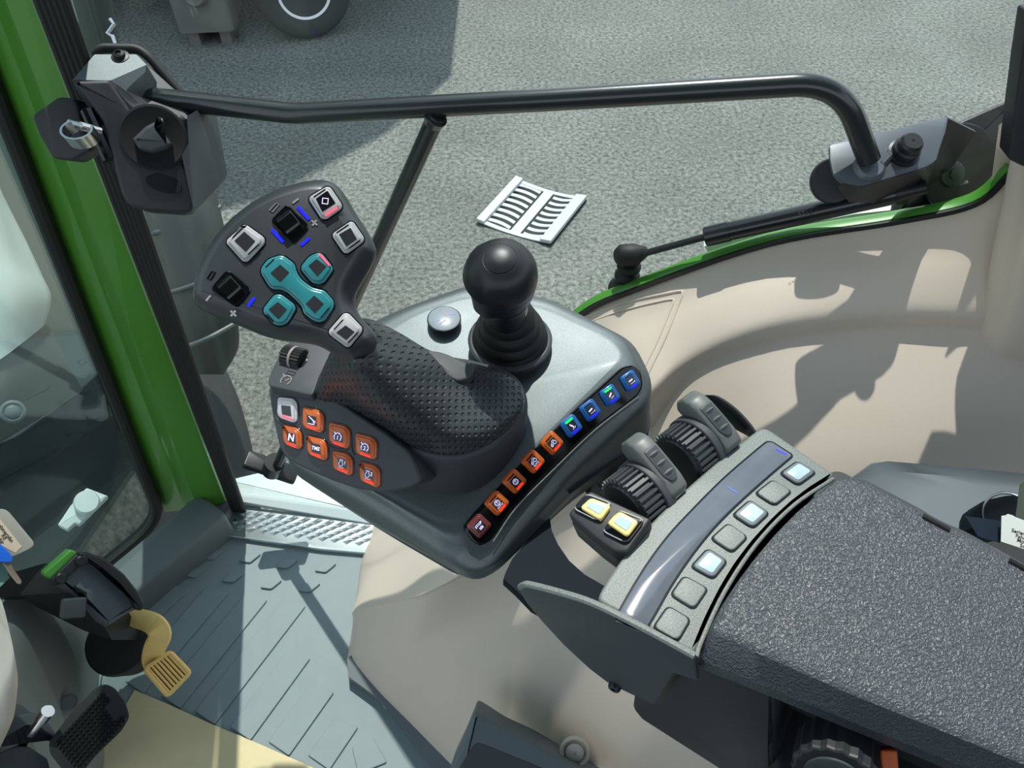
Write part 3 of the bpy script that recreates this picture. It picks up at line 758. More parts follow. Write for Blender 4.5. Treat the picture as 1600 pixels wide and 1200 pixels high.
for d_, h in ((.010,-.034),(.004,-.031),(.0005,-.025),(0,-.020),(.0012,-.0145),(.0032,-.0095),(.0058,-.0055),(.0085,-.0025),(.0110,-.0008),(.0128,0)):
    q = inset(hl, d_) if d_ < .006 else sm2(inset(hl, d_), 2); rings.append([FH.w(a, b, h) for a, b in q])
skin(bm, rings, True); obj('head', bm, headm, stick, smooth=50)
# grip
gr = [
 [(492,620,.868),(545,642,.862),(600,675,.856),(650,706,.852),(710,716,.852),(768,694,.854),(814,648,.858),(817,612,.862),(797,588,.866),(748,572,.872),(690,562,.876),(600,548,.88),(520,575,.874)],
 [(492,616,.874),(545,638,.868),(600,670,.862),(650,700,.859),(710,709,.859),(766,688,.861),(811,645,.865),(814,612,.869),(795,587,.873),(748,570,.878),(690,559,.882),(600,545,.886),(520,570,.88)],
 [(495,608,.884),(545,628,.882),(596,655,.882),(642,680,.880),(700,690,.876),(752,672,.873),(792,640,.872),(796,612,.873),(778,592,.876),(735,572,.882),(682,553,.888),(600,538,.895),(520,562,.89)],
 [(498,600,.896),(540,618,.900),(580,640,.905),(620,658,.905),(668,665,.898),(710,652,.888),(738,628,.880),(738,606,.880),(722,588,.882),(690,562,.890),(655,540,.900),(590,528,.91),(522,556,.90)],
 [(502,588,.912),(535,605,.922),(568,620,.930),(600,630,.932),(640,630,.925),(672,618,.912),(690,602,.902),(686,582,.900),(668,560,.905),(645,538,.912),(620,518,.918),(575,515,.92),(525,545,.915)],
 [(508,575,.93),(533,588,.942),(558,598,.950),(585,603,.952),(612,598,.948),(632,585,.940),(640,566,.93),(634,545,.928),(618,524,.93),(600,508,.932),(580,500,.934),(550,508,.934),(525,535,.932)],
 [(515,560,.950),(535,572,.962),(555,580,.968),(575,580,.968),(592,572,.965),(603,558,.958),(605,540,.950),(600,522,.948),(590,508,.948),(578,500,.948),(560,498,.95),(540,505,.95),(525,530,.95)],
 [(525,545,.968),(540,555,.975),(552,560,.978),(566,560,.978),(578,553,.975),(584,542,.97),(584,530,.966),(580,518,.965),(573,510,.964),(562,506,.964),(550,506,.966),(538,512,.967),(528,528,.968)]]
bm = B(); loft(bm, [ring(r) for r in gr], 5, 4); obj('grip', bm, dimple, stick, smooth=60)
bm = B()
fr = Fr(Z(720,590,.872), (1,0,0), (0,0,1)); 
rg = []
for dz, sc_ in ((-.06, .99), (-.03, 1.0), (-.012, 1.0), (-.004, 1.0), (.001, .985), (.003, .95)):
    base = [(497,628),(545,650),(600,682),(650,710),(712,720),(772,699),(819,650),(822,612),(800,584),(750,566),(690,556),(600,545),(520,575)]
    pts = [Z(x, y, .854) for x, y in base]; c = sum(pts, Vector())/len(pts); rg.append([c+(p-c)*sc_+C3(0,0,dz) for p in pts])
loft(bm, rg, 4, 1); obj('grip_collar', bm, mod, stick, smooth=50)
bm = B(); fr = Fr(Z(700,575,.893), (1,0,0), C3(.12,-.15,1)); pts = fr.ls([(655,545),(690,549),(720,562),(745,572),(735,590),(715,596),(700,588),(678,566)])
plate(bm, fr, rpoly(pts, .006), -.01, .0, .002); obj('grip_tab', bm, mod, stick)
def c1(*p): return [(270+x/3.871, 250+y/3.871) for x, y in p]
def b1(x0,y0,x1,y1,m): (a,b),(c,d_) = c1((x0,y0),(x1,y1)); return (a,b,c,d_,m)
def s1(x0,y0,x1,y1): (a,b),(c,d_) = c1((x0,y0),(x1,y1)); return (a,b,c,d_)
hk = [
 ([(425,385),(445,390),(550,465),(552,500),(448,612),(420,612),(318,500),(322,478)], [[(372,490),(432,433),(500,492),(442,557)]], greyk, None, [], [s1(362,470,425,408), s1(455,572,520,510)]),
 ([(925,155),(950,158),(1020,262),(1020,288),(925,355),(893,350),(820,238),(825,215)], [[(865,235),(935,185),(985,262),(905,315)]], greyk, g_diamond, [b1(922,336,996,288,led_p)], [s1(852,225,922,178)]),
 ([(1070,366),(1092,372),(1155,465),(1152,490),(1055,562),(1030,558),(962,460),(965,438)], [[(1005,450),(1075,410),(1115,480),(1050,525)]], greyk, None, [], [s1(990,440,1062,392), s1(1065,535,1130,488)]),
 ([(1032,922),(1062,925),(1143,1010),(1143,1037),(1066,1130),(1045,1130),(940,1052),(940,1028)], [[(988,1045),(1045,1000),(1100,1040),(1050,1090)]], greyk, None, [], [s1(975,1025,1030,965), s1(1062,1105,1118,1045)]),
 ([(640,572),(668,576),(735,625),(745,675),(772,718),(840,768),(880,778),(915,785),(970,850),(972,888),(915,972),(880,982),(845,970),(785,925),(778,890),(755,860),(685,795),(650,780),(600,782),(572,755),(528,685),(528,650),(570,595)], [[(590,685),(650,633),(706,680),(650,740)],[(805,870),(855,820),(914,870),(860,927)]], tealb, None, [], [s1(560,650,612,600), s1(895,955,945,895)]),
 ([(870,557),(902,562),(962,640),(966,665),(915,737),(880,751),(838,740),(773,665),(773,638),(820,578)], [[(820,640),(870,600),(930,645),(875,705)]], tealb, None, [b1(888,570,948,637,led_p)], []),
 ([(610,810),(652,808),(732,870),(741,900),(692,985),(645,1004),(603,990),(543,922),(543,893)], [[(580,905),(635,858),(692,905),(640,964)]], tealb, None, [], [s1(558,935,608,980)])]
for poly, dsps, m, gf, bars, sl in hk:
    bt = keybtn(stick, FH, c1(*poly), .0032, m, c1(*dsps[0]), dispb if gf else disp, gf, bars, sl, (-.7,-.7), (.74,-.6), label='teal key' if m is tealb else 'light grey key', bevel=.002)
    for d_ in dsps[1:]:
        bm = B(); plate(bm, FH, FH.ls(c1(*d_), .0032), .0028, .0035); obj('display', bm, disp, bt, smooth=0)
for wpoly, a, b in (([(685,273),(708,280),(820,390),(820,420),(740,500),(715,500),(600,385),(600,358)], (660,435), (770,350)), ([(320,672),(352,676),(470,772),(470,800),(400,890),(370,886),(238,790),(240,765)], (305,800), (400,715))):
    bm = B(); pts = rpoly(FH.ls(c1(*wpoly)), .003); plate(bm, FH, pts, -.002, .0012, .0006, 1); well = obj('wheel_well', bm, gloss, stick)
    (ax0, ay0), (ax1, ay1) = c1(a, b); cx = sum(p[0] for p in pts)/len(pts); cy = sum(p[1] for p in pts)/len(pts)
    av = (Vector(FH.l(ax1, ay1))-Vector(FH.l(ax0, ay0))).normalized()
    axw = FH.u*av.x+FH.v*av.y; L_ = .0122
    fw = Fr(FH.w(cx, cy, -.0062)-axw*L_/2, FH.n, axw); n = 40
    pr = [((.0121 if k % 5 in (1, 2) else .0116)*math.cos(2*PI*(k+.5)/n), (.0121 if k % 5 in (1, 2) else .0116)*math.sin(2*PI*(k+.5)/n)) for k in range(n)]
    bm = B(); plate(bm, fw, pr, 0, L_, .0006, 1); obj('scroll_wheel', bm, gloss, stick, smooth=25)
def headmark(name, segs, m, w=.0013, closed=False):
    bm = B()
    for s_ in segs: ribbon(bm, FH, FH.ls(c1(*s_)), w, -.0003, .0006, 0, closed)
    obj(name, bm, m, stick, smooth=0)
headmark('light_bar', [((757,285),(824,360))], led_b, .0022); headmark('light_bar', [((600,423),(668,496))], led_b, .0022)
headmark('light_bar', [((776,517),(828,473))], led_b, .0018); headmark('light_bar', [((455,887),(495,835))], led_b, .0018)
headmark('minus_symbol', [((725,262),(762,234))], printw); headmark('minus_symbol', [((202,852),(230,820))], printw)
headmark('plus_symbol', [((840,367),(875,395)), ((845,398),(870,364))], printw); headmark('plus_symbol', [((350,912),(383,945)), ((352,945),(380,912))], printw)
headmark('pad_symbol', [((585,305),(625,262),(645,268),(605,315))], printw, .0005, True)
headmark('pad_symbol', [((208,718),(235,675),(258,680),(230,725))], gloss, .0007, True)

# ================================================================ ARMREST CONTROL PANEL
AZ = .90
FA = Fr(Z(1100, 850, AZ), (1,0,0), UP)
arm = thing('armrest_control_panel', 'silver-grey armrest front panel with curved display strip and square keys', 'control panel', Z(1080, 880, AZ-.05))
ap = [(932,940),(940,920),(957,893),(978,864),(1000,836),(1030,803),(1062,772),(1092,745),(1122,719),(1150,697),(1178,675),(1190,667),(1202,669),(1250,703),(1305,740),(1302,745),(1270,764),(1240,787),(1210,815),(1180,848),(1152,885),(1130,922),(1108,966),(1094,1000),(1087,1020),(1078,1018),(1042,997),(984,966)]
bm = B(); pts = FA.ls(ap); plate(bm, FA, sm2(rpoly(pts, .004, 2)), -.010, 0, .003, 4); obj('panel', bm, silver, arm, smooth=40)
def cv2(p, k=5): return [(v.x, v.y) for v in crv([Vector((*q, 0)) for q in p], k)]
lf = [(963,964),(985,925),(1013,880),(1046,836),(1085,794),(1130,749),(1176,709),(1198,691)]
rt = [(1239,712),(1200,745),(1150,790),(1112,829),(1080,869),(1050,913),(1026,955),(1009,984)]
dsx = FA.ls(cv2(lf, 4))+FA.ls([(1206,691)])+FA.ls(cv2(rt, 4))+FA.ls([(1002,985),(964,970)])
dsx = rpoly(dsx, .003, 3)
bm = B(); plate(bm, FA, inset(dsx, -.0011), -.001, .0004, .0002, 1); obj('display_bezel', bm, gloss, arm)
bm = B(); plate(bm, FA, inset(dsx, .0004), -.001, .0008, .0004, 2); ds = obj('display_strip', bm, stripm, arm, smooth=30)
for p, q in (((1211,703),(1229,711)), ((1136,762),(1152,771))):
    bm = B(); ribbon(bm, FA, FA.ls([p, q]), .0012, .0005, .0010); obj('light_bar', bm, led_b if p[0] > 1200 else keyblue, ds, smooth=0)
def c5(*p): return [(860+x/3.3326, 580+y/3.3333) for x, y in p]
ak = [([(1290,462),(1387,522),(1293,592),(1197,528)], 1), ([(1162,560),(1260,622),(1170,697),(1068,632)], 0), ([(1042,665),(1143,735),(1058,815),(950,745)], 1), ([(928,787),(1030,860),(948,942),(837,868)], 0),
      ([(822,918),(924,985),(850,1080),(733,1015)], 1)]
ak = [(c5(*p), k) for p, k in ak]
def c6(*p): return [(780+x/2.6091, 660+y/2.6087) for x, y in p]
ak += [(c6((755,622),(853,675),(795,760),(700,700)), 0), (c6((690,745),(782,800),(728,892),(628,835)), 0)]
for i, (poly, k) in enumerate(ak):
    pts = FA.ls(poly, .002)
    bm = B(); plate(bm, FA, rpoly(inset(pts, -.0008), .0045, 4), -.001, .0004, .0002, 1); obj('button_well', bm, gloss, arm)
    bm = B(); pp = rpoly(inset(pts, .0003), .0042, 4); plate(bm, FA, pp, -.002, .0022, .0012, 3)
    bt = obj('push_button', bm, silver if not k else greyp, arm, smooth=50, label='pale blue display key' if k else None)
    if k: bm = B(); plate(bm, FA, rpoly(inset(pts, .0026), .002, 2), .001, .0028, .0006, 2); obj('display', bm, displ, bt, smooth=40)
# edge lip next to the pad
bm = B(); tube(bm, crv([FA.w(*FA.l(x, y), .0) for x, y in ((1302,748),(1240,790),(1182,850),(1132,925),(1096,1002),(1088,1026))], 5), .0016, 8); obj('edge_lip', bm, silver, arm)
# driver side plate
SN = -Ld
q0 = Z(960, 960, AZ)
FP_ = Fr(Z(1080,1030,AZ), (Z(925,946,AZ)-Z(1080,1030,AZ)), (Z(925,946,AZ)-Z(1080,1030,AZ)).cross(UP)*1)
if FP_.n.dot(SN) < 0: FP_ = Fr(FP_.o, -FP_.u, -FP_.n)
bm = B(); pp = [(810,922),(814,917),(824,916),(850,922),(925,946),(1000,985),(1085,1031),(1090,1064),(1052,1052),(1022,1102),(985,1085),(950,1068),(920,1045),(880,1008),(845,970),(822,942)]
plate(bm, FP_, rpoly(FP_.ls(pp), .002), -.0045, 0, .0015, 3, bot=.001); obj('side_plate', bm, sidem, arm, smooth=40)
bm = B(); tube(bm, crv([FP_.w(*FP_.l(x, y), -.0022) for x, y in ((811,921),(818,917),(828,918),(870,929),(925,947),(1000,984),(1083,1029))], 5), .0026, 8); obj('side_plate_rim', bm, silver, arm)
bm = B(); g = FP_.at(961,1072); lathe(bm, g, [(.0052,-.004),(.0052,.002),(.0042,.0035),(.002,.0035),(.0018,.001)], 16); obj('screw', bm, blackm, arm)
# front arm that carries the console
arch = thing('console_support_arm', 'dark curved support arm joining the joystick console to the armrest', 'support arm', Z(850,900,.76))
oc = [(790,893,.775),(800,872,.78),(826,842,.78),(858,802,.78),(862,828,.785),(872,850,.80),(890,876,.82),(915,898,.84),(950,918,.86),(985,930,.87),(990,990,.86),(930,985,.85),(870,970,.83),(830,948,.815),(805,922,.79),(786,905,.78)]
bm = B(); t = ring([(x, y, .757) for x, y, z in oc]); skin(bm, [[p+C3(0,0,-.012) for p in t], [p+C3(0,0,-.002) for p in t], [p.lerp(sum(t, Vector())/len(t), .02) for p in t]], True)
obj('arm_shell', bm, M('matt black plastic', rgb(34,40,46), .85, spec=.1), arch, smooth=30)
bm = B(); oc = [(1003,655,.75),(1013,690,.75),(1008,740,.74),(985,780,.72),(962,800,.70),(950,770,.69),(925,745,.70),(912,728,.74),(935,690,.76)]
t = ring(oc); skin(bm, [[p+C3(0,0,-.04) for p in t], t], True); obj('far_arm', bm, dark2, arch, smooth=30)

# ---- yellow key module
ym = thing('yellow_key_module', 'black two-key pod with pale yellow square keys beside the ribbed wheels', 'control module', Z(945,850,.84))
FY = Fr(Z(960,805,.908), (1,0,0), C3(-.25,-.12,1))
yt = [(921,766),(966,784),(1018,811),(1000,834),(980,862),(958,856),(935,838),(913,826),(888,801)]
bm = B(); plate(bm, FY, rpoly(FY.ls([(921,766),(1018,811),(980,864),(960,862),(930,840),(887,803)]), .003), -.04, 0, .002); obj('housing', bm, dark2, ym)
bm = B(); plate(bm, FY, rpoly(inset(FY.ls([(921,766),(1018,811),(980,864),(960,862),(930,840),(887,803)]), -.0005), .003), -.041, -.016, .0015); obj('base', bm, dark, ym)
for c_ in (((892,797),(916,770),(961,787),(938,820)), ((937,832),(966,795),(1012,813),(981,854))):
    pts = FY.ls(c_); bm = B(); plate(bm, FY, rpoly(inset(pts, .001), .004), -.002, .0022, .0015, 3); bz = obj('bezel', bm, gloss, ym)
    bm = B(); r_ = rpoly(inset(pts, .0014), .004); tube(bm, [FY.w(a, b, .0022) for a, b in r_+r_[:1]], .0005, 6, cap=False); obj('bezel_edge', bm, steel, bz)
for c_ in (((907,793),(923,778),(954,790),(938,812)), ((949,817),(968,799),(997,815),(980,838))):
    pts = FY.ls(c_, .004); bm = B(); plate(bm, FY, rpoly(inset(pts, -.0004), .003), 0, .0045, .0014, 3); kb_ = obj('push_button', bm, yellowk, ym, smooth=50, label='yellow key')
    bm = B(); plate(bm, FY, rpoly(inset(pts, .0026), .001), .003, .005, .0004, 1); obj('display', bm, displ, kb_)

# ---- ribbed wheels and finger levers
lat = (Z(1190,668,AZ)-Z(1062,772,AZ)).normalized(); lat.z = 0; lat.normalize()
fwd = Vector((-lat.y, lat.x, 0))
def mkwheel(c, label):
    t = thing('ribbed_wheel', label, 'control wheel', c, 'ribbed hydraulic control wheels')
    f = Fr(c, UP, lat); n = 32; r = .0268; prof = []
    for k in range(n):
        a = 2*PI*k/n
        for da, rr in ((.0, r), (.38, r), (.5, r-.0028), (.9, r-.0028)): prof.append((rr*math.cos(a+da*2*PI/n), rr*math.sin(a+da*2*PI/n)))
    bm = B(); plate(bm, f, prof, 0, .0195, .0006, 1); obj('ribbed_drum', bm, dark, t, smooth=20)
    bm = B(); lathe(bm, f, [(.02,.0185),(.0280,.0188),(.0286,.0195),(.0286,.0265),(.0278,.0273),(.02,.0275)], 64); obj('flange', bm, mod, t, smooth=30, label='smooth grey flange')
    bm = B(); lathe(bm, f, [(.012,-.003),(.021,-.002),(.023,.0006),(.02,.002)], 48); obj('hub', bm, dark2, t)
    return t
def dup(root, loc, label):
    r = root.copy(); COL.objects.link(r); r.location = loc; r['label'] = label
    for ch in list(root.children):
        c = ch.copy(); COL.objects.link(c); c.parent = r
        for g in ch.children: d = g.copy(); COL.objects.link(d); d.parent = c
    return r
wc1 = Z(975, 785, .900)-UP*.0136+lat*.004
wh = mkwheel(wc1, 'ribbed wheel nearest the yellow keys')
wc2 = Z(1059, 712, .900)-UP*.0136+lat*.004
dup(wh, wc2, 'ribbed wheel between the two finger levers')
def mklever(c, label):
    t = thing('finger_lever', label, 'lever', c, 'grey finger levers')
    f = Fr(c, fwd*-1, lat)            # x: rearwards, v: up-ish
    if f.v.z < 0: f = Fr(c, fwd, lat); 
    s_ = 1 if f.u.dot(fwd) < 0 else -1
    def q(pts): return [(a*s_, b) for a, b in pts]
    body = q([(.020,-.030),(.026,-.012),(.027,-.004),(.018,.0025),(-.008,.0115),(-.018,.0125),(-.026,.009),(-.030,.002),(-.028,-.006),(-.018,-.009),(-.004,-.012),(.004,-.030)])
    bm = B(); plate(bm, f, rpoly(body, .0032, 4), -.0085, .0085, .0018, 3, bot=.0016); obj('lever_body', bm, leverm, t, smooth=45)
    # finger pad on the sloping top
    pa = Vector(q([(.018,.0028)])[0]); pb = Vector(q([(-.012,.0125)])[0])
    A_ = f.w(pa.x, pa.y); B_ = f.w(pb.x, pb.y); g = Fr(A_.lerp(B_, .45), B_-A_, (B_-A_).cross(lat)); 
    if g.n.z < 0: g = Fr(g.o, g.u, -g.n)
    Ln = (B_-A_).length
    bm = B(); plate(bm, g, rpoly([(-Ln*.5,-.003),(-Ln*.3,-.0062),(Ln*.45,-.0062),(Ln*.45,.0062),(-Ln*.3,.0062),(-Ln*.5,.003)], .002), -.004, .0012, .001, 2); obj('finger_pad', bm, dark, t, smooth=40)
    for k in range(3):
        x = -Ln*.25+k*Ln*.27; bm = B()
        rings = []
        for i in range(9):
            u = -1+i/4; w_ = .0028*(1-u*u)+.0002
            y = u*.0055; rings.append([g.w(x-w_, y, .0009), g.w(x-w_*.2, y, .0009+.0030*(1-u*u)), g.w(x+w_*.5, y, .0009)])
        skin(bm, rings, True); obj('finger_rib', bm, leverm, t, smooth=30)
    return t
leverm = M('lever grey', rgb(96,100,98), .4, bump=.00004, bscale=2000)
lv = mklever(Z(1024, 726, .911), 'grey finger lever between the two ribbed wheels')
dup(lv, Z(1110, 658, .911), 'grey finger lever farthest from the yellow keys')
# black hand guard behind the far lever
bm = B()
gp = [D(1098,620,.655), D(1118,622,.655), D(1145,640,.65), D(1168,664,.645), D(1186,690,.64)]
rings = []
for i, p in enumerate(crv(gp, 5)):
    t = i/20; w_ = .006+.012*math.sin(min(1, t*1.2)*PI)*.8
    rings.append([p+UP*.002, p+lat*.0035, p-UP*w_*1.2+lat*.0035-fwd*.004*t, p-UP*w_*1.3-lat*.001, p-UP*.002-lat*.003])
skin(bm, rings, True)
tag(obj('hand_guard', bm, dark2, smooth=50), 'black curved guard blade behind the far finger lever', 'guard')
# carrier bed under wheels
bm = B(); t = ring([(985,905,.82),(1050,850,.82),(1200,710,.82),(1190,682,.82),(1130,715,.81),(1060,780,.81),(1000,845,.81),(970,890,.81)])
skin(bm, [[p-C3(0,0,.05) for p in t], t], True)
cb = obj('carrier', bm, dark2, arm, smooth=20)

# ================================================================ ARMREST PAD
PZ = .915
pt = [(1312,748),(1345,748),(1400,777),(1440,799),(1452,808),(1480,822),(1500,830),(1600,886),(1760,972),(1800,1250),(1700,1240),(1600,1192),(1450,1130),(1330,1082),(1180,1016),(1112,986),(1128,950),(1150,912),(1180,872),(1212,834),(1250,796),(1285,768)]
bm = B()
tp_ = [Z(x, y, PZ) for x, y in pt]
FPd = Fr(Z(1350,950,PZ), (1,0,0), UP)
t2 = rpoly([FPd.l(x, y) for x, y in pt], .004, 2)
lowpx = [(1308,748),(1345,746),(1402,776),(1442,797),(1455,806),(1483,820),(1504,828),(1602,882),(1765,968),(1860,1290),(1720,1290),(1600,1238),(1450,1176),(1330,1128),(1180,1066),(1093,1032),(1098,1000),(1118,960),(1150,912),(1185,868),(1225,822),(1275,776)]
low = [Z(x, y, PZ-.026) for x, y in lowpx]; mid = [Z(x, y, PZ-.020) for x, y in lowpx]
top_ = [Z(x, y, PZ) for x, y in pt]
cen = sum(top_, Vector())/len(top_)
def rr(R, k=3): return smoothring(R, k, .006)
T = rr(top_); Mi = rr(mid); Lo = rr(low)
skin(bm, [[p-C3(0,0,.012) for p in Lo], Lo, Mi, [a.lerp(b,.93) for a, b in zip(Mi, T)], [b+(cen-b).normalized()*.003+C3(0,0,.0004) for b in T], [b+(cen-b).normalized()*.010+C3(0,0,.0008) for b in T]], True)
pad = thing('armrest_pad', 'dark grained vinyl armrest pad behind the silver control panel', 'armrest', Z(1350,950,PZ-.03))
obj('cushion', bm, leather, pad, smooth=30)
bm = B()
for a, b in (((1442,806),(1484,828)), ((1577,875),(1604,890))):
    bm = B(); tube(bm, [Z(*a, PZ+.001), Z(*b, PZ+.001)], .0022, 8); obj('hinge_pin', bm, blackm, pad)
# base rail under the pad
bm = B(); fr = Fr(Z(1180,1110,.84), (1,0,0), UP); fv = Fr(FP_.o-FP_.n*.014, FP_.u, FP_.n)
pts = fv.ls([(988,1092),(1025,1095),(1060,1040),(1092,1030),(1215,1082),(1218,1125),(1212,1180),(1215,1260),(1180,1240),(1000,1125),(986,1108)])
plate(bm, fv, rpoly(pts, .004), -.06, 0, .006); obj('armrest_bracket', bm, dark2, pad)
bm = B(); pts = fr.ls([(1088,1030),(1600,1262),(1800,1330),(1740,1010),(1600,930),(1400,830),(1292,764),(1266,776),(1205,826),(1150,892),(1105,985)]); plate(bm, fr, rpoly(pts, .01), -.01, .03, .0); obj('base_plate', bm, dark2, pad)
bm = B(); f2 = Fr(Z(1400,1160,.78), (1,0,0), UP); pts = f2.ls([(1216,1085),(1300,1100),(1700,1180),(1800,1400),(1216,1400),(1212,1200)]); plate(bm, f2, rpoly(pts, .01), -.05, 0, .004); obj('underside', bm, dark2, pad)
# adjusting knob + orange lever under pad
kn = thing('adjusting_knob', 'black fluted knob below the armrest edge', 'knob', D(1310,1185,.50))
f = Fr(D(1305,1205,.50), (1,0,0), C3(-.45,-.85,.35)); n = 36
bm = B(); plate(bm, f, [((.027 if k % 2 else .0255)*math.cos(2*PI*k/n), (.027 if k % 2 else .0255)*math.sin(2*PI*k/n)) for k in range(n)], -.02, .006, .002, 2); obj('knob_body', bm, dark2, kn, smooth=20)
bm = B(); lathe(bm, f, [(.019,.006),(.019,.008),(.017,.0085)], 40); obj('cap', bm, dark, kn)
bm = B(); f = Fr(D(1388,1190,.50), (1,0,0), C3(-.1,-.5,.8)); box(bm, f, .011, .016, -.006, .003, .0015, .002)
tag(obj('release_catch', bm, orangep), 'small orange catch peeking out under the armrest pad', 'catch')

# ================================================================ TRAY AT THE RIGHT
tz = .845
FTr = Fr(Z(1480,780,tz), (1,0,0), UP)
tray = thing('side_tray', 'grey moulded storage tray between armrest pad and beige wall', 'tray', Z(1500,800,tz-.05))
outer = [(1322,752),(1340,738),(1362,722),(1384,719),(1410,721),(1500,729),(1600,738),(1700,745),(1900,760),(1900,1100),(1600,960),(1400,870),(1300,800)]
inner = [(1330,762),(1352,756),(1378,744),(1400,737),(1440,740),(1500,745),(1600,756),(1700,764),(1890,780),(1890,1090),(1600,950),(1400,860),(1310,800)]
pocket = [(1498,822),(1502,806),(1520,793),(1545,780),(1575,775),(1610,772),(1700,776),(1800,800),(1800,1000),(1700,950),(1600,890),(1510,838)]
bm = B(); o_ = [FTr.w(*FTr.l(x, y), 0) for x, y in outer]
i_ = [Z(x, y, tz-.006) for x, y in inner]
# rim ring, floor with pocket opening (bridged quads by matching counts)
skin(bm, [[p-C3(0,0,.05) for p in o_], [p-C3(0,0,.002) for p in o_], [p.lerp(q, .15)+C3(0,0,.001) for p, q in zip(o_, i_)], i_], True, True, False)
k_ = [Z(*q, tz-.008) for q in ((1498,826),(1499,815),(1504,804),(1516,795),(1538,782),(1570,775),(1610,772),(1700,776),(1800,800),(1800,1000),(1600,900),(1530,850),(1503,836))]
skin(bm, [i_, [a.lerp(b, .5)+C3(0,0,.0) for a, b in zip(i_, k_)], k_, [p+C3(.003,-.004,-.012) for p in k_], [p+C3(.003,-.004,-.045) for p in k_]], True, False, True)
obj('tray_body', bm, greyp, tray, smooth=40)
bm = B(); p_ = [p+C3(.003,-.004,-.043) for p in k_]; c_ = sum(p_, Vector())/len(p_); skin(bm, [[p.lerp(c_, .03)-C3(0,0,.002) for p in p_], [p.lerp(c_, .03)+C3(0,0,.002) for p in p_]], True); obj('pocket_liner', bm, dark2, tray)
# ring and tags in the tray
kr = thing('key_ring', 'large steel split ring standing in the grey side tray', 'key ring', Z(1568,795,tz-.03))
f = Fr(Z(1574,805,tz-.004), ray(1574,805).cross(C3(.3,-.2,1)), -ray(1574,805)+C3(-.25,.0,.2)); rad = .0185
bm = B()
pth = [f.w(rad*math.cos(2*PI*k/40), rad*math.sin(2*PI*k/40)*.96, .0012*math.sin(2*PI*k/40)) for k in range(41)]
tube(bm, pth, .0011, 8, cap=False); pth = [f.w((rad-.0004)*math.cos(2*PI*k/40), (rad-.0004)*math.sin(2*PI*k/40)*.96, .0022+.0012*math.sin(2*PI*k/40)) for k in range(41)]
tube(bm, pth, .0010, 8, cap=False); obj('wire_ring', bm, steel, kr, smooth=60)
bm = B(); f = Fr(Z(1585,835,tz-.004), (1,-.25,.1), C3(-.1,-.4,1)); pts = f.ls([(1508,806),(1565,814),(1563,848),(1528,838)])
plate(bm, f, pts, -.001, 0); tag(obj('folder_corner', bm, M('navy card', rgb(30,44,58), .35, coat=.5)), 'dark blue plastic card lying in the side tray pocket', 'card')
pap = thing('paper_tag', 'white printed paper tag hanging from the steel ring', 'paper tag', Z(1588,825,tz-.02))
f = Fr(Z(1590,825,tz+.004), (1,-.22,0), C3(-.1,-.5,1))
bm = B(); pts = f.ls([(1565,806),(1572,805),(1575,803),(1582,805),(1587,808),(1640,828),(1650,880),(1600,858),(1564,846)]); plate(bm, f, pts, -.0006, 0); obj('sheet', bm, paperw, pap, smooth=0)
bm = B()
for i, (x, y, s_) in enumerate(((1582,829,'Seriennr.'), (1583,836,'Fahrz.'), (1586,843,'Motor'), (1590,851,'Sonst.'))):
    g = f.at(x+14, y+4, 10, 3); text(bm, g, s_, 0, 0, .0042, .0002, 0, .02)
obj('print', bm, inkm, pap, smooth=0)
bm = B(); f = Fr(Z(1600,790,tz+.01), (1,0,0), C3(-.3,-.6,1)); plate(bm, f, f.ls([(1594,757),(1600,752),(1690,760),(1690,860),(1600,848),(1584,826)]), -.001, 0); tag(obj('key_fob', bm, M('olive fob', rgb(84,90,78), .4)), 'olive grey fob hanging at the right of the steel ring', 'key fob')

# ================================================================ GRAB RAIL AND DOOR HARDWARE
rail = thing('grab_rail', 'long black tubular grab rail spanning the door window with a welded strut', 'grab rail', Dr(700,300,-.03))
RO = -.03
pth = [Dr(213,152,RO), Dr(462,181,RO), Dr(1275,132,RO), Dr(1370,190,RO+.0) , Dr(1352,252,RO-.02)]
pth = [D(213,150,.845), D(462,178,.83), D(860,156,.785), D(1250,133,.735), D(1330,150,.725), D(1358,250,.775)]
pts = [pth[0]]+fillet([pth[0], pth[1], pth[2]], .012, 4)[1:-1]+fillet([pth[2], D(1313,128,.728), pth[5]], .085, 14)
bm = B(); rad = []
for p in pts: rad.append(.0112)
tube(bm, pts, rad, 24); obj('bar', bm, barm, rail, smooth=60)
bm = B(); a = D(683,180,.805); b = D(430,735,1.44); tube(bm, [a, a.lerp(b,.5), b], .0100, 20); obj('strut', bm, barm, rail, smooth=60)
bm = B(); tube(bm, [D(681,184,.806), D(677,193,.813)], [.0125,.0104], 16); obj('weld_bead', bm, barm, rail)
bm = B(); fr = Fr(D(425,728,1.45), DU, (b-a).normalized()*-1); box(bm, fr, .10, .035, -.012, 0, .003, .006); obj('foot_clamp', bm, blackm, rail)
bm = B(); tube(bm, [D(430,722,1.42), D(425,735,1.45)], .019, 20); obj('foot_collar', bm, blackm, rail)

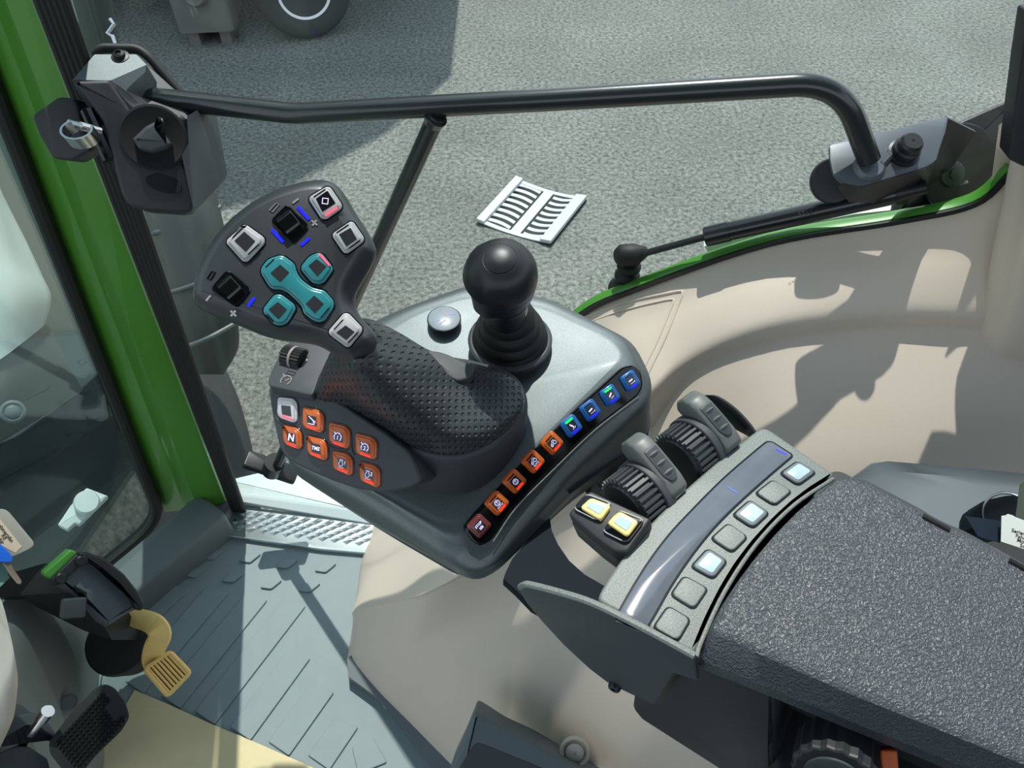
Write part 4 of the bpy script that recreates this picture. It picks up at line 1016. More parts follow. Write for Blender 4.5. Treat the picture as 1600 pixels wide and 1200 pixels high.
# hinge bracket at the right end
hb_ = thing('hinge_bracket', 'grey folded steel hinge bracket at the rail right end', 'bracket', D(1400,250,.79))
FB = Fr(D(1390,240,.785), (1,0,0), C3(-.02,-.42,1))
bp = [(1296,228),(1303,223),(1360,210),(1478,181),(1482,184),(1478,205),(1466,238),(1462,252),(1445,262),(1345,291),(1318,286),(1303,275),(1297,250)]
bm = B(); plate(bm, FB, rpoly(FB.ls(bp), .004), -.0035, 0, .0012, 2, bot=.0008); obj('top_plate', bm, bracketm, hb_)
bm = B()
dn = -FB.n
e = [FB.w(*FB.l(x, y), -.001) for x, y in ((1480,183),(1476,210),(1464,248),(1446,263),(1400,276),(1346,291),(1318,287))]
e2 = [p+dn*q+DU*w_ for p, q, w_ in zip(e, (.02,.05,.07,.07,.05,.03,.01), (.04,.035,.02,.01,0,0,0))]
skin(bm, [[p, q, q+C3(0,.004,0), p+C3(0,.004,0)] for p, q in zip(e, e2)], True); obj('side_web', bm, blackm, hb_, smooth=40)
bm = B(); fr = Fr(D(1497,262,.845), DU, C3(.15,-.75,.6)); lathe(bm, fr, [(.002,-.004),(.046,-.004),(.047,-.002),(.047,.002),(.046,.003)], 48); obj('hinge_plate', bm, blackm, hb_, smooth=40)
bm = B(); lathe(bm, Fr(fr.w(-.008,-.008,.003), fr.u, fr.n), [(.014,-.002),(.014,.002),(.012,.003),(.006,.003),(.006,.006),(.002,.0065)], 24); obj('hinge_bolt', bm, dark2, hb_)
bm = B(); fr = Fr(D(1302,282,.83), DU, C3(-.15,-.75,.6)); lathe(bm, fr, [(.002,-.006),(.023,-.006),(.024,-.004),(.024,.004),(.023,.006)], 40); obj('hinge_disc', bm, dark2, hb_, smooth=40)
bm = B(); g = FB.at(1411,240); lathe(bm, g, [(.016,0),(.016,.003),(.0135,.004),(.0135,.011),(.0115,.0125),(.0115,.019),(.009,.0222),(.0015,.0222),(.001,.0215)], 6*5)
bo = obj('bolt', bm, blackm, hb_, smooth=30)
bm = B(); g = FB.at(1358,262); lathe(bm, g, [(.0165,0),(.0155,.002),(.0125,.005)], 24); obj('weld_bead', bm, bracketm, hb_)
bm = B()
for k in range(7):
    g = FB.at(1375+k*3.5, 258-k*3.5); lathe(bm, Fr(g.w(0,0,.001), g.u, g.n), [(.004,-.002),(.0042,.0015),(.002,.004)], 10)
obj('weld_seam', bm, bracketm, hb_)
# arm going on to the rear pillar, dark corner
bm = B(); fr = Fr(D(1540,205,.86), DU, C3(0,-.5,1)); pts = fr.ls([(1476,196),(1530,182),(1700,140),(1700,260),(1560,268),(1530,240),(1500,215)]); plate(bm, fr, rpoly(pts, .004), -.03, 0, .005)
obj('hinge_arm', bm, blackm, hb_)
bm = B(); fr = Fr(D(1480,310,.86), DU, C3(0,-.7,.7)); pts = fr.ls([(1400,333),(1500,322),(1545,303),(1572,262),(1600,225),(1590,150),(1500,190),(1440,270)]); plate(bm, fr, rpoly(pts, .004), -.045, 0, .003)
obj('hinge_base', bm, blackm, hb_)
bm = B(); fr = Fr(D(1600,150,.68), (1,0,0), C3(-.2,-1,.2)); pts = fr.ls([(1608,20),(1602,58),(1597,90),(1586,170),(1576,250),(1600,262),(1680,262),(1700,150),(1720,20)]); plate(bm, fr, rpoly(pts, .003), -.03, 0, .003)
tag(obj('trim_10', bm, dark2), kind='structure')
# gas strut
gs_ = thing('gas_strut', 'black gas strut with thin rod between ball joint and hinge bracket', 'gas strut', D(1200,350,.9))
a = D(992,400,.968); b = D(1102,370,.915); c = D(1140,361,.902); e = D(1398,303,.825)
bm = B(); tube(bm, [a, b], .0042, 12); obj('rod', bm, blackm, gs_)
bm = B(); tube(bm, [b, b.lerp(c,.04), c, c.lerp(e,.001), e], [.0112,.0122,.0122,.0112,.0112], 24); cyl = obj('cylinder', bm, M('strut black', rgb(26,28,30), .25, coat=.4), gs_, smooth=40)
bm = B(); m_ = c.lerp(e, .5); ax = (e-c).normalized(); g = Fr(m_, ax, C3(0,-.70,.72)); text(bm, Fr(m_+g.n*.0121, g.u, g.n), 'STABILUS', 0, 0, .0078, 0, 0, .01); obj('lettering', bm, M('faint print', rgb(62,64,66), .5), cyl, smooth=0)
bm = B(); tube(bm, [e, D(1448,292,.81)], [.010,.007], 16); obj('end_eye', bm, blackm, gs_)
bm = B(); p = D(986,400,.97); f = Fr(p, (1,0,0), C3(.03,-.02,1)); lathe(bm, Fr(p-f.n*.045, f.u, f.n), [(.022,-.012),(.021,-.008),(.013,0),(.0125,.004),(.0165,.010),(.0165,.013),(.012,.017),(.0115,.020),(.0155,.026),(.0155,.029),(.011,.033)], 28); obj('rubber_boot', bm, rubber, gs_, smooth=50)
bm = B(); tube(bm, [p-C3(.019,.002,-.000), p-C3(.013,0,0), p+C3(.005,0,.002), p+C3(.02,.003,.006)], [.009,.0145,.0145,.006], 20); obj('ball_socket', bm, rubber, gs_, smooth=60)
pitb = M('recess shade black', rgb(12,13,14), .8)  # flat near-black standing in for the shade inside the latch recess and slot
# window latch housing (upper left)
la = thing('window_latch', 'black window latch housing with silver U-shaped striker at the green pillar', 'latch', D(230,220,.86))
FL = Fr(D(225,200,.80), (1,0,0), C3(.30,-.72,.62))
lp = [(112,126),(170,124),(200,168),(215,185),(240,182),(282,178),(290,184),(294,224),(284,243),(304,316),(300,331),(285,334),(230,330),(203,322),(190,305),(172,235),(160,190),(140,160)]
bm = B(); plate(bm, FL, rpoly(FL.ls(lp), .004), -.035, 0, .004, 3); obj('housing', bm, dark2, la, smooth=40)
fr = Fr(D(180,105,.80), (1,0,0), C3(.05,-.25,1))
bm = B(); t = [D(113,125,.797),D(148,85,.815),D(213,85,.82),D(229,101,.82),D(172,126,.797)]; u = [D(172,126,.797),D(229,101,.82),D(232,108,.825),D(199,138,.81),D(194,158,.805)]
skin(bm, [[p-C3(0,0,.03) for p in t], t], True); skin(bm, [[p-C3(0,-.01,.03) for p in u], u], True); obj('top_cover', bm, shellm, la, smooth=30)
bm = B(); g = fr.at(188,89,h=.012); lathe(bm, g, [(.009,0),(.009,.001),(.0058,.0015),(.0055,.005),(.003,.0062),(.0027,.004)], 16); obj('screw', bm, blackm, la)
bm = B(); pts = [D(113,125,.796),D(172,126,.796),D(197,158,.797),D(222,180,.797),D(214,196,.798),D(186,215,.799),D(160,195,.80),D(135,165,.80)]
skin(bm, [[p+C3(0,.03,-.01) for p in pts], pts], True); obj('front_plate', bm, dark2, la, smooth=30)
bm = B(); pts = [D(292,182,.806),D(322,181,.845),D(341,284,.85),D(338,294,.848),D(303,331,.80),D(284,243,.798),D(295,223,.802)]
skin(bm, [[p+C3(-.0,.03,-.01) for p in pts], pts], True); obj('side_cover', bm, dark, la, smooth=30)
bm = B(); pts = [D(229,101,.84),D(270,138,.85),D(325,183,.86),D(292,186,.83),D(222,176,.83),D(196,148,.83)]
skin(bm, [[p+C3(0,.02,-.02) for p in pts], pts], True); obj('back_cover', bm, mod, la, smooth=30)
bm = B(); tube(bm, [D(146,86,.84), D(158,75,.84), D(215,76,.85), D(232,88,.85), D(284,148,.86), D(328,190,.87), D(345,280,.88)], .0052, 10, fr=.012); obj('seal_cord', bm, rubber, la, smooth=60)
bm = B(); g = FL.at(240,215); lathe(bm, g, [(.033,-.004),(.0335,.0016),(.031,.0022),(.030,.0016)], 40); obj('dial_shade_disc', bm, pitb, la, smooth=40)
bm = B(); pts = FL.ls([(207,218),(228,198),(256,184),(250,200),(258,210),(270,226),(262,234),(240,240),(218,234)], .006); plate(bm, FL, rpoly(pts, .002), -.004, .013, .005, 3); obj('dial_grip', bm, dark, la, smooth=40)
bm = B(); pts = FL.ls([(228,276),(245,270),(270,278),(284,290),(284,300),(265,303),(240,296),(229,286)]); plate(bm, FL, rpoly(pts, .003), -.004, .0016, .0004, 1); obj('slot', bm, pitb, la)
st = thing('striker', 'bright zinc U-shaped striker on black block beside the window latch', 'striker', D(120,215,.80))
bm = B(); fr = Fr(D(85,205,.79), (1,0,0), C3(.1,-.8,.6)); pts = fr.ls([(48,180),(90,151),(114,153),(120,165),(142,235),(114,252),(82,248),(62,215)]); plate(bm, fr, rpoly(pts, .004), -.03, 0, .004); obj('block', bm, dark2, st, smooth=40)
f = Fr(D(124,208,.765), (1,0,0), C3(0,-.35,1)); bm = B(); rings = []
for k in range(17):
    a = R_(120+k*16.5); c_, s_ = math.cos(a)*.0165, math.sin(a)*.0125
    rings.append([f.w(c_, s_, -.009), f.w(c_*1.0, s_, .006), f.w(c_*.86, s_*.84, .006), f.w(c_*.86, s_*.84, -.009)])
skin(bm, rings, True); obj('hoop', bm, steel, st, smooth=40)
bm = B(); tube(bm, [D(110,192,.775), D(130,198,.77), D(156,205,.785)], .0045, 14); obj('pin', bm, steel, st)
bm = B(); tube(bm, [D(136,172,.79), D(172,250,.80)], .007, 10); obj('catch_plate', bm, gloss, st)

# ================================================================ FLOOR ITEMS
tr_ = thing('tread_plate', 'shiny aluminium chequer sill plate at the door threshold', 'tread plate', Z(460,825,.0))
fr = Fr(Z(460,825,.012), (1,0,0), UP)
bm = B(); plate(bm, fr, rpoly(fr.ls([(367,790),(610,818),(640,870),(592,866),(500,858),(341,835)]), .003), -.011, 0, .0015); obj('plate', bm, tread, tr_)
bm = B(); a0 = Vector(fr.l(385,800)); a1 = Vector(fr.l(590,824)); b0 = Vector(fr.l(372,832))
e1_ = (a1-a0); e2_ = (b0-a0)
nu, nv = 11, 5
for i in range(nu):
    for j in range(nv):
        for ofs in ((0,0),):
            c_ = a0+e1_*((i+.5*(j % 2))/nu)+e2_*((j+.3)/nv)*.9
            ang = .75 if (i+j) % 2 else -.75
            u_ = Vector((.0125,.002)); v_ = Vector((.003,.0085))
            vs = [bm.verts.new(fr.w(*(c_+q), 0)) for q in (u_, v_, -u_, -v_)]; t = bm.verts.new(fr.w(*c_, .0030))
            for k in range(4): bm.faces.new((vs[k], vs[(k+1) % 4], t))
obj('chequer_studs', bm, tread, tr_, smooth=0)
bm = B(); lathe(bm, Fr(fr.w(*fr.l(366,815), 0), fr.u, fr.n), [(.006,0),(.0055,.002),(.002,.003)], 16); obj('rivet', bm, steel, tr_)
bm = B(); fr = Fr(Z(450,780,.03), (1,0,0), C3(0,-.3,1)); plate(bm, fr, rpoly(fr.ls([(368,783),(356,750),(420,735),(600,760),(700,830),(600,822)]), .002), -.02, 0, .002)
tag(obj('sill_plate', bm, yplate), 'pale painted sill strip just outside the shiny tread plate', 'sill plate')
bm = B()
for k in range(3):
    g = fr.at(398, 765+k*4.0, 10, 1, .0006); text(bm, g, ('0000000' if 0 else 'IIIIIIIII'), 0, 0, .007, 0, 0, .0) if 0 else ribbon(bm, g, [(-.02,0),(.016,0)], .0018, 0, .0002)
bm.free()
# cardboard
bm = B(); fr = Fr((0,0,.006), (1,0,0), UP)
q = [Z(x, y, .006) for x, y in ((210,1078),(262,1100),(330,1131),(400,1160),(500,1204),(640,1262),(560,1420),(80,1290),(170,1145))]
plate(bm, fr, [(p.x, p.y) for p in q], -.0015, .0, .0004, 1)
tag(obj('paper_mat', bm, card, smooth=0), 'tan kraft paper floor mat lying on the grey rubber floor', 'paper mat')
# yellow pedal
ped = thing('yellow_pedal', 'small yellow ribbed foot pedal on a curved arm above the floor', 'pedal', Z(262,1053,.0))
FPp = Fr(D(262,1053,1.22), (1,0,0), -ray(262,1053)+C3(.1,-.1,.15))
bm = B(); pd = [(224,1045),(266,1017),(299,1051),(262,1089)]
pts = rpoly(FPp.ls(pd), .006); plate(bm, FPp, pts, -.010, -.004, .001); 
obj('pedal_plate', bm, M('pedal gap shade', rgb(150,92,40), .6), ped)  # darker brown stands in for shade in the gaps between the ribs
bm = B(); a_, b_, c_, d_ = [Vector(FPp.l(*q)) for q in pd]
rp_ = pts+pts[:1]; tube(bm, [FPp.w(*(Vector(q)*.955), -.002) for q in rp_], .0035, 8, cap=False)
for k in range(1, 8):
    t = k/8; s_ = (a_.lerp(b_, t)).lerp(d_.lerp(c_, t), .06); e_ = (a_.lerp(b_, t)).lerp(d_.lerp(c_, t), .94)
    tube(bm, [FPp.w(*s_, -.002), FPp.w(*e_, -.002)], .0021, 8)
obj('pedal_pad', bm, yellow, ped, smooth=50)
bm = B(); cl = crv([D(192,962,1.25), D(215,966,1.235), D(240,975,1.22), D(250,992,1.215), D(242,1012,1.215), D(238,1032,1.225), D(246,1045,1.235)], 5); rings = []
for i, p in enumerate(cl):
    a = cl[max(i-1,0)]; b = cl[min(i+1,len(cl)-1)]; t = (b-a).normalized(); v_ = -ray(240,1000).normalized(); s_ = t.cross(v_).normalized(); w_ = .013+.004*math.sin(i/len(cl)*PI)
    rings.append([p+s_*w_-v_*.006, p+s_*w_, p+s_*(w_-.003)+v_*.003, p-s_*(w_-.003)+v_*.003, p-s_*w_, p-s_*w_-v_*.006])
skin(bm, rings, True); obj('pedal_arm', bm, yellow, ped, smooth=40)
# brake bracket housing
hs = thing('pedal_housing', 'black arched pedal housing with green mounting plate at the floor edge', 'pedal housing', Z(150,980,.0))
def c7(*p): return [(x/2.7275, 760+y/2.7273) for x, y in p]
vw = -ray(150,900).normalized()
FHs = Fr(D(150,900,1.12), (1,0,0), vw+C3(.35,-.1,.0))
bm = B(); pts = FHs.ls(c7((225,395),(345,300),(430,330),(520,400),(590,500),(590,525),(545,545),(455,605),(400,545),(330,470),(250,430))); plate(bm, FHs, rpoly(pts, .006), -.07, 0, .008, 3); obj('housing', bm, M('housing grey', rgb(88,96,103), .5), hs, smooth=50)
bm = B(); pts = FHs.ls(c7((335,285),(375,280),(450,310),(530,375),(590,450),(615,505),(605,530),(580,528),(560,490),(500,415),(430,355),(345,305)), .01); plate(bm, FHs, rpoly(pts, .003), -.02, .012, .003); obj('arched_rim', bm, dark2, hs, smooth=40)
bm = B(); pts = FHs.ls(c7((190,385),(190,365),(300,268),(322,275),(325,290),(215,400)), .006); plate(bm, FHs, rpoly(pts, .004), -.02, .008, .003); obj('mounting_plate', bm, greend, hs, label='green mounting plate')
bm = B(); pts = FHs.ls(c7((215,395),(325,285),(345,300),(350,330),(245,425),(225,415)), .006); plate(bm, FHs, rpoly(pts, .004), -.01, .01, .003); bp_ = obj('clamp', bm, dark2, hs)
for q in ((258,392),(345,318)):
    bm = B(); x, y = c7(q)[0]; g = FHs.at(x, y, h=.01); lathe(bm, g, [(.008,0),(.008,.004),(.006,.006)], 6*3); obj('bolt', bm, blackm, bp_)
bm = B(); f = Fr(D(185,1005,1.26), (1,0,0), C3(.1,-.35,1)); lathe(bm, f, [(.05,-.06),(.052,0),(.048,.004),(.03,.0045)], 40); obj('base_disc', bm, dark2, hs, smooth=40)
bm = B(); pts = [D(0,900,1.1), D(70,880,1.1), D(130,925,1.1), D(175,1000,1.18), D(130,985,1.2), D(100,945,1.2), D(60,950,1.15), D(30,930,1.12), D(-20,935,1.1)]
skin(bm, [pts, [p+C3(0,.04,-.1) for p in pts]], True); obj('column_base', bm, dark2, hs, smooth=30)
bm = B(); FG = FHs.at(115,950,h=.004); box(bm, FG, .03, .028, -.01, .006, .002, .003); obj('block', bm, mod, hs)
# grey floor tunnel
bm = B()
rowa = [D(-60,915,1.12), D(20,930,1.15), D(75,950,1.22), D(120,970,1.30), D(148,1000,1.36)]
rowb = [D(-60,1000,1.08), D(20,1000,1.12), D(80,1005,1.2), D(130,1020,1.30), D(152,1045,1.37)]
rowc = [D(-60,1100,1.02), D(20,1100,1.10), D(90,1095,1.2), D(130,1100,1.28), D(150,1120,1.34)]
rowd = [D(-60,1260,1.0), D(40,1240,1.1), D(110,1230,1.2), D(160,1200,1.28), D(180,1180,1.32)]
gsurf(bm, [rowa, rowb, rowc, rowd], 4, 4, .01, C3(0,0,-1))
tn = tag(obj('floor_cover', bm, M('light grey trim', rgb(128,134,134), .5)), 'light grey moulded cover over the floor at the lower left', 'floor cover')
g = Fr(D(108,1097,1.215), (1,0,0), -ray(108,1097)+C3(.3,0,0))
bm = B(); lathe(bm, g, [(.013,.0),(.0115,.001),(.0095,-.006),(.0090,-.012)], 24); cup = obj('screw_cap', bm, greyp, None); tag(cup, 'small dark round recess cap in the light grey floor cover', 'cap')
# beige column at far left
bm = B(); rg = []
for y, dx, dep in ((930, -10, .95), (980, 12, .95), (1020, 22, .95), (1070, 28, .97), (1110, 15, 1.0), (1145, -8, 1.02)):
    p = D(dx, y, dep); rg.append([p+Vector((-.10+.10*math.cos(2*PI*k/20), .07*math.sin(2*PI*k/20), .07*math.sin(2*PI*k/20))) for k in range(20)])
loft(bm, rg, 1, 3); tag(obj('steering_column_cover', bm, beige, smooth=60), 'rounded beige steering column cover cut by the left picture edge', 'column cover')
# black rubber pedal and its bracket
rp = thing('brake_pedal', 'black rubber brake pedal with pyramid studs at the bottom left', 'pedal', D(140,1140,1.1))
FR = Fr(D(140,1140,1.08), (1,0,0), -ray(140,1140)+C3(.05,.0,.1))
pdp = [(76,1160),(108,1118),(150,1074),(165,1068),(180,1075),(196,1097),(203,1120),(190,1142),(150,1180),(130,1206),(100,1206),(78,1178)]
bm = B(); pts = rpoly(FR.ls(pdp), .006); plate(bm, FR, pts, -.012, 0, .002); obj('pedal_plate', bm, rubber, rp)
bm = B(); a = Vector(FR.l(84,1162)); b = Vector(FR.l(162,1078)); c = Vector(FR.l(195,1118)); e1 = b-a; e2 = (c-b)
for i in range(14):
    for j in range(9):
        if i > 11 and 2 < j < 7: continue
        o = a+e1*((i+.5)/14)+e2*((j+.5)/9)*1.15; q1 = e1/28*.95; q2 = e2*1.15/18*.95
        vs = [bm.verts.new(FR.w(*(o+q), 0)) for q in (q1+q2, q2-q1, -q1-q2, q1-q2)]; t = bm.verts.new(FR.w(*o, .0045))
        for k in range(4): bm.faces.new((vs[k], vs[(k+1) % 4], t))
obj('pyramid_studs', bm, rubber, rp, smooth=0)
bk = thing('pedal_bracket', 'black steel pedal bracket with a bright pin left of the rubber pedal', 'bracket', D(50,1150,1.05))
FBk = Fr(D(50,1150,1.06), (1,0,0), -ray(50,1150)+C3(.2,.1,0))
bm = B(); plate(bm, FBk, rpoly(FBk.ls([(-20,1145),(20,1118),(50,1113),(68,1118),(90,1150),(88,1158),(72,1152),(58,1134),(40,1135),(10,1155),(-20,1172)]), .002), -.03, 0, .002); obj('upper_yoke', bm, dark, bk)
bm = B(); plate(bm, FBk, rpoly(FBk.ls([(22,1095),(40,1100),(62,1120),(40,1128),(-20,1150),(-20,1130)]), .002), -.05, -.02, .002); obj('back_plate', bm, dark, bk)
bm = B(); plate(bm, FBk, rpoly(FBk.ls([(-20,1185),(25,1165),(45,1166),(75,1185),(82,1210),(-20,1220)]), .002), -.03, -.004, .002); obj('lower_yoke', bm, dark, bk)
bm = B(); tube(bm, [D(34,1166,1.07), D(74,1112,1.05), D(78,1107,1.048)], [.0065,.0065,.005], 16); obj('pin', bm, steel, bk)
bm = B(); tube(bm, [D(66,1123,1.045), D(75,1111,1.04)], .0088, 16); obj('pin_head', bm, steel, bk)
# seat-side storage box at bottom centre
sb = thing('storage_box', 'dark grey lidded box against the beige wall at the bottom edge', 'box', D(780,1180,1.0))
fr = Fr(D(790,1170,.98), (1,0,0), -ray(790,1170)+C3(0,-.3,.2))
bm = B(); pts = fr.ls([(703,1200),(722,1160),(741,1113),(748,1115),(790,1142),(840,1165),(890,1195),(960,1230),(900,1330),(690,1330),(690,1240)]); plate(bm, fr, rpoly(pts, .006), -.12, 0, .006, 3); obj('box_body', bm, greyp, sb, smooth=50)
bm = B(); pts = fr.ls([(717,1200),(738,1166),(745,1160),(755,1162),(860,1205),(850,1300),(700,1300)]); plate(bm, fr, rpoly(pts, .008), -.01, .001, .0008, 1); obj('lid', bm, dark, sb)
# screw covers on wall
for nm, px, py, dep, r, lab in (('wall_plug', 898, 1176, 1.02, .020, 'round beige plug on the wall below the armrest'),):
    g = Fr(D(px, py, dep), (1,0,0), -ray(px, py)+C3(0,-.5,.0))
    t = thing(nm, lab, 'plug', g.o)
    bm = B(); lathe(bm, g, [(r,-.006),(r,.001),(r*.9,.003),(r*.75,.0),(r*.7,-.004)], 40); obj('ring', bm, beige, t, smooth=50)
    bm = B(); lathe(bm, g, [(r*.6,-.006),(r*.6,.0005),(r*.45,.003),(r*.1,.0035),(r*.08,.001)], 32); obj('cap', bm, beige, t, smooth=50)
bm = B()
h, n_ = onwall(645, 1128, .0); g = Fr(h, C3(.5,-.6,0), n_); lathe(bm, g, [(.014,-.004),(.0135,.0006),(.010,.0004),(.009,-.003)], 24)
tag(obj('wall_clip', bm, beige, smooth=50), 'small beige clip recess low on the beige wall near the floor edge', 'clip')
# keys at left edge
ks_ = thing('ignition_key', 'metal key with blue plastic head hanging at the left edge', 'key', D(12,880,.70))
fr = Fr(D(12,880,.70), (1,0,0), -ray(12,880))
bm = B(); plate(bm, fr, rpoly(fr.ls([(-30,835),(0,849),(14,862),(21,872),(18,880),(0,879),(-30,876)]), .002), -.003, .003, .0015, bot=.001); obj('head', bm, keyblue, ks_)
bm = B(); plate(bm, fr, rpoly(fr.ls([(4,878),(16,878),(21,890),(26,896),(34,908),(32,913),(27,912),(16,899)]), .0005), -.001, .001, .0004); obj('blade', bm, brass, ks_)
tg = thing('key_tag', 'grey plastic key tag with printed paper label at the left edge', 'key tag', D(20,830,.72))
fr = Fr(D(20,830,.71), (1,0,0), -ray(20,830)+C3(.1,0,.1))
bm = B(); plate(bm, fr, rpoly(fr.ls([(-30,792),(8,796),(14,800),(52,846),(53,852),(46,858),(20,870),(-30,850)]), .002), -.0015, .001, .0006); obj('holder', bm, tagm, tg)
bm = B(); plate(bm, fr, fr.ls([(-30,790),(-2,808),(34,854),(24,864),(-30,835)]), .001, .0014); obj('label', bm, tagl, tg)
bm = B()
for x, y, s_ in ((8,832,'nehmerpfan'), (6,839,'Rd'), (2,846,'Nr')): text(bm, fr.at(x, y, 10, 13), s_, 0, 0, .0045, .0016, 0, .02)
obj('print', bm, inkm, tg, smooth=0)
bm = B(); plate(bm, fr, rpoly(fr.ls([(-30,882),(0,882),(16,902),(0,918),(-30,925)]), .001), -.006, -.005); obj('lower_tag', bm, M('teal tag plastic', rgb(96,128,120), .3), tg)

# ================================================================ OUTSIDE
gt = thing('drain_grate', 'galvanised square drain grate with wavy slots set in the asphalt', 'drain grate', Z(832,330,G))
cs = [Z(745,350,G), Z(860,385,G), Z(921,312,G), Z(806,283,G)]
U_ = cs[1]-cs[0]; V_ = cs[3]-cs[0]; Lu = U_.length; Lv = V_.length
fr = Fr(cs[0], U_, UP); Vl = Vector((V_.dot(fr.u), V_.dot(fr.v)))
def gp_(u, v, h=0): 
    q = Vector((Lu, 0))*u+Vl*v; dish = -.022*math.sin(PI*u)
    return fr.w(q.x, q.y, h+dish+.012)
bm = B(); bd = [(-.01,-.01),(1.01,-.01),(1.01,1.01),(-.01,1.01)]
skin(bm, [[fr.w(*(Vector((Lu,0))*u+Vl*v), .001) for u, v in bd], [fr.w(*(Vector((Lu,0))*u+Vl*v), .003) for u, v in bd]], True); obj('pit', bm, pitm, gt, smooth=0)  # dark plate at ground level; the pit's shade is put into its colour
def gbar(u0, v0, u1, v1, w, h0=.006, h1=.014, n=10, wave=0):
    r_ = []
    for i in range(n+1):
        t = i/n; u = u0+(u1-u0)*t; v = v0+(v1-v0)*t+wave*math.sin(t*PI*2)*.0
        dv = w/2
        if abs(u1-u0) > abs(v1-v0): r_.append([gp_(u, v-dv, h0), gp_(u, v+dv, h0), gp_(u, v+dv, h1), gp_(u, v-dv, h1)])
        else: r_.append([gp_(u-dv, v, h0), gp_(u+dv, v, h0), gp_(u+dv, v, h1), gp_(u-dv, v, h1)])
    skin(bm, r_, True)
bm = B()
gbar(.05, 0, .05, 1, .10, h1=.03); gbar(.93, 0, .93, 1, .14, h1=.03); gbar(.5, 0, .5, 1, .13); gbar(0, .03, 1, .03, .06); gbar(0, .97, 1, .97, .06)
obj('frame', bm, grate_m, gt, smooth=20)
bm = B()
for k in range(8):
    v = .10+k*.8/7
    for (u0, u1, sg_) in ((.1, .44, 1), (.56, .86, -1)):
        r_ = []
        for i in range(9):
            t = i/8; u = u0+(u1-u0)*t; vv = v+sg_*.03*math.sin(PI*t)+(-.02 if sg_ > 0 else .02)*(t-.5)
            r_.append([gp_(u, vv-.027, .004), gp_(u, vv+.027, .004), gp_(u, vv+.027, .012), gp_(u, vv-.027, .012)])
        skin(bm, r_, True)
obj('wavy_bars', bm, grate_m, gt, smooth=20)
# trailer wheel top
# parked grey machine top left
mach = thing('parked_machine', 'grey machine body with round boss standing behind the window top left', 'machine', Z(330,60,G))
p = Z(330,75,G); f = Fr(C3(p.x, p.y, G+.0), (1,.1,0), UP)
bm = B(); box(bm, f, .42, .5, .12, .62, .04, .06, 0, .25); box(bm, f, .08, .4, 0, .12, 0, 0, -.12, .25); box(bm, f, .08, .4, 0, .12, 0, 0, .12, .25); obj('body', bm, machm, mach)
g = Fr(f.w(.0, .0, .42), (1,.1,0), C3(.1,-1,0)); bm = B(); lathe(bm, g, [(.09,-.02),(.09,.05),(.07,.07),(.04,.05),(.02,.05)], 32); obj('boss', bm, machm, mach, smooth=40)
# dark trailer chassis beyond the frame (throws the shade on the asphalt)
tl = thing('trailer', 'parked trailer whose small white-rimmed tyre shows at the top edge', 'trailer', Z(470,-40,G)+C3(-.6,1.2,0))
q = Z(487,55,G)
bm = B(); f = Fr(C3(q.x-1.9, q.y+.95, G), (1,.0,0), UP); box(bm, f, 4.4, 1.7, .75, 1.35, .05); obj('bed', bm, machm, tl)
c = Z(487,55,G)+UP*.36; ax_ = C3(.35,-1,0).normalized(); fw = Fr(c-ax_*.1, UP, ax_); rad, rimr, width = .36, .2, .2
bm = B(); lathe(bm, fw, [(rimr,.02),(rimr+.02,0),(rad*.86,0),(rad*.95,.02),(rad,.06),(rad,width-.06),(rad*.95,width-.02),(rad*.86,width),(rimr+.02,width),(rimr,width-.02)], 64); ty = obj('tyre', bm, tyrem, tl, smooth=50)
bm = B(); lathe(bm, fw, [(rimr,.0),(rimr,width-.015),(rimr*.9,width-.02),(rimr*.82,width-.06),(rimr*.5,width-.05),(rimr*.45,width-.04),(rimr*.2,width-.03),(.02,width-.02)], 64); obj('rim', bm, whitem, ty, smooth=40, label='white rim')
bm = B(); box(bm, f, .1, .1, 0, .75, 0, 0, -1.6, -.6); obj('leg', bm, blackm, tl); bm = B(); box(bm, f, .1, .1, 0, .75, 0, 0, -1.6, .6); obj('leg', bm, blackm, tl)
bm = B(); tube(bm, [f.w(1.9,-.95,.36), f.w(1.9,.9,.36)], .04); obj('axle', bm, blackm, tl); bm = B(); box(bm, f, .1, .1, .36, .75, 0, 0, 1.9, 0); obj('strut', bm, blackm, tl)
# front mudguard and tyre seen beside the pillar
fg = thing('front_wheel', 'front tractor tyre and dark mudguard seen through the pane beside the pillar', 'wheel', Z(300,640,G))
bm = B(); rg = []
for (xl, xr, y, dep) in ((205,322,255,1.9),(225,345,330,1.9),(250,362,420,1.92),(268,372,500,1.95),(285,372,545,2.0),(300,350,585,2.1)):
    a = D(xl, y, dep); b = D(xr, y, dep); c = (a+b)/2; h_ = (b-a)/2; dd = ray(xl, y).normalized()*h_.length
    rg.append([c+h_*math.cos(2*PI*k/20)+dd*math.sin(2*PI*k/20) for k in range(20)])
loft(bm, rg, 1, 4); obj('mudguard', bm, M('mudguard black', rgb(50,55,52), .6), fg, smooth=60)
for y_, i0 in ((345,.10), (440,.1), (528,.1)):
    bm = B(); tube(bm, crv([D(238+(y_-345)*.2, y_+20, 1.86), D(300+(y_-345)*.12, y_+2, 1.84), D(345+(y_-345)*.12, y_-22, 1.88)], 5), .006, 8); obj('mudguard_rib', bm, M('rib', rgb(70,76,74), .5), fg)
bm = B(); rg = []
for (xl, xr, y, dep) in ((290,345,560,2.3),(300,372,620,2.3),(310,392,690,2.3),(330,405,760,2.3),(340,410,840,2.3)):
    a = D(xl-60, y, dep); b = D(xr, y, dep); c = (a+b)/2; h_ = (b-a)/2; dd = ray(xl, y).normalized()*h_.length*.7
    rg.append([c+h_*math.cos(2*PI*k/20)+dd*math.sin(2*PI*k/20) for k in range(20)])
loft(bm, rg, 1, 4); obj('tyre', bm, tyrem, fg, smooth=60)
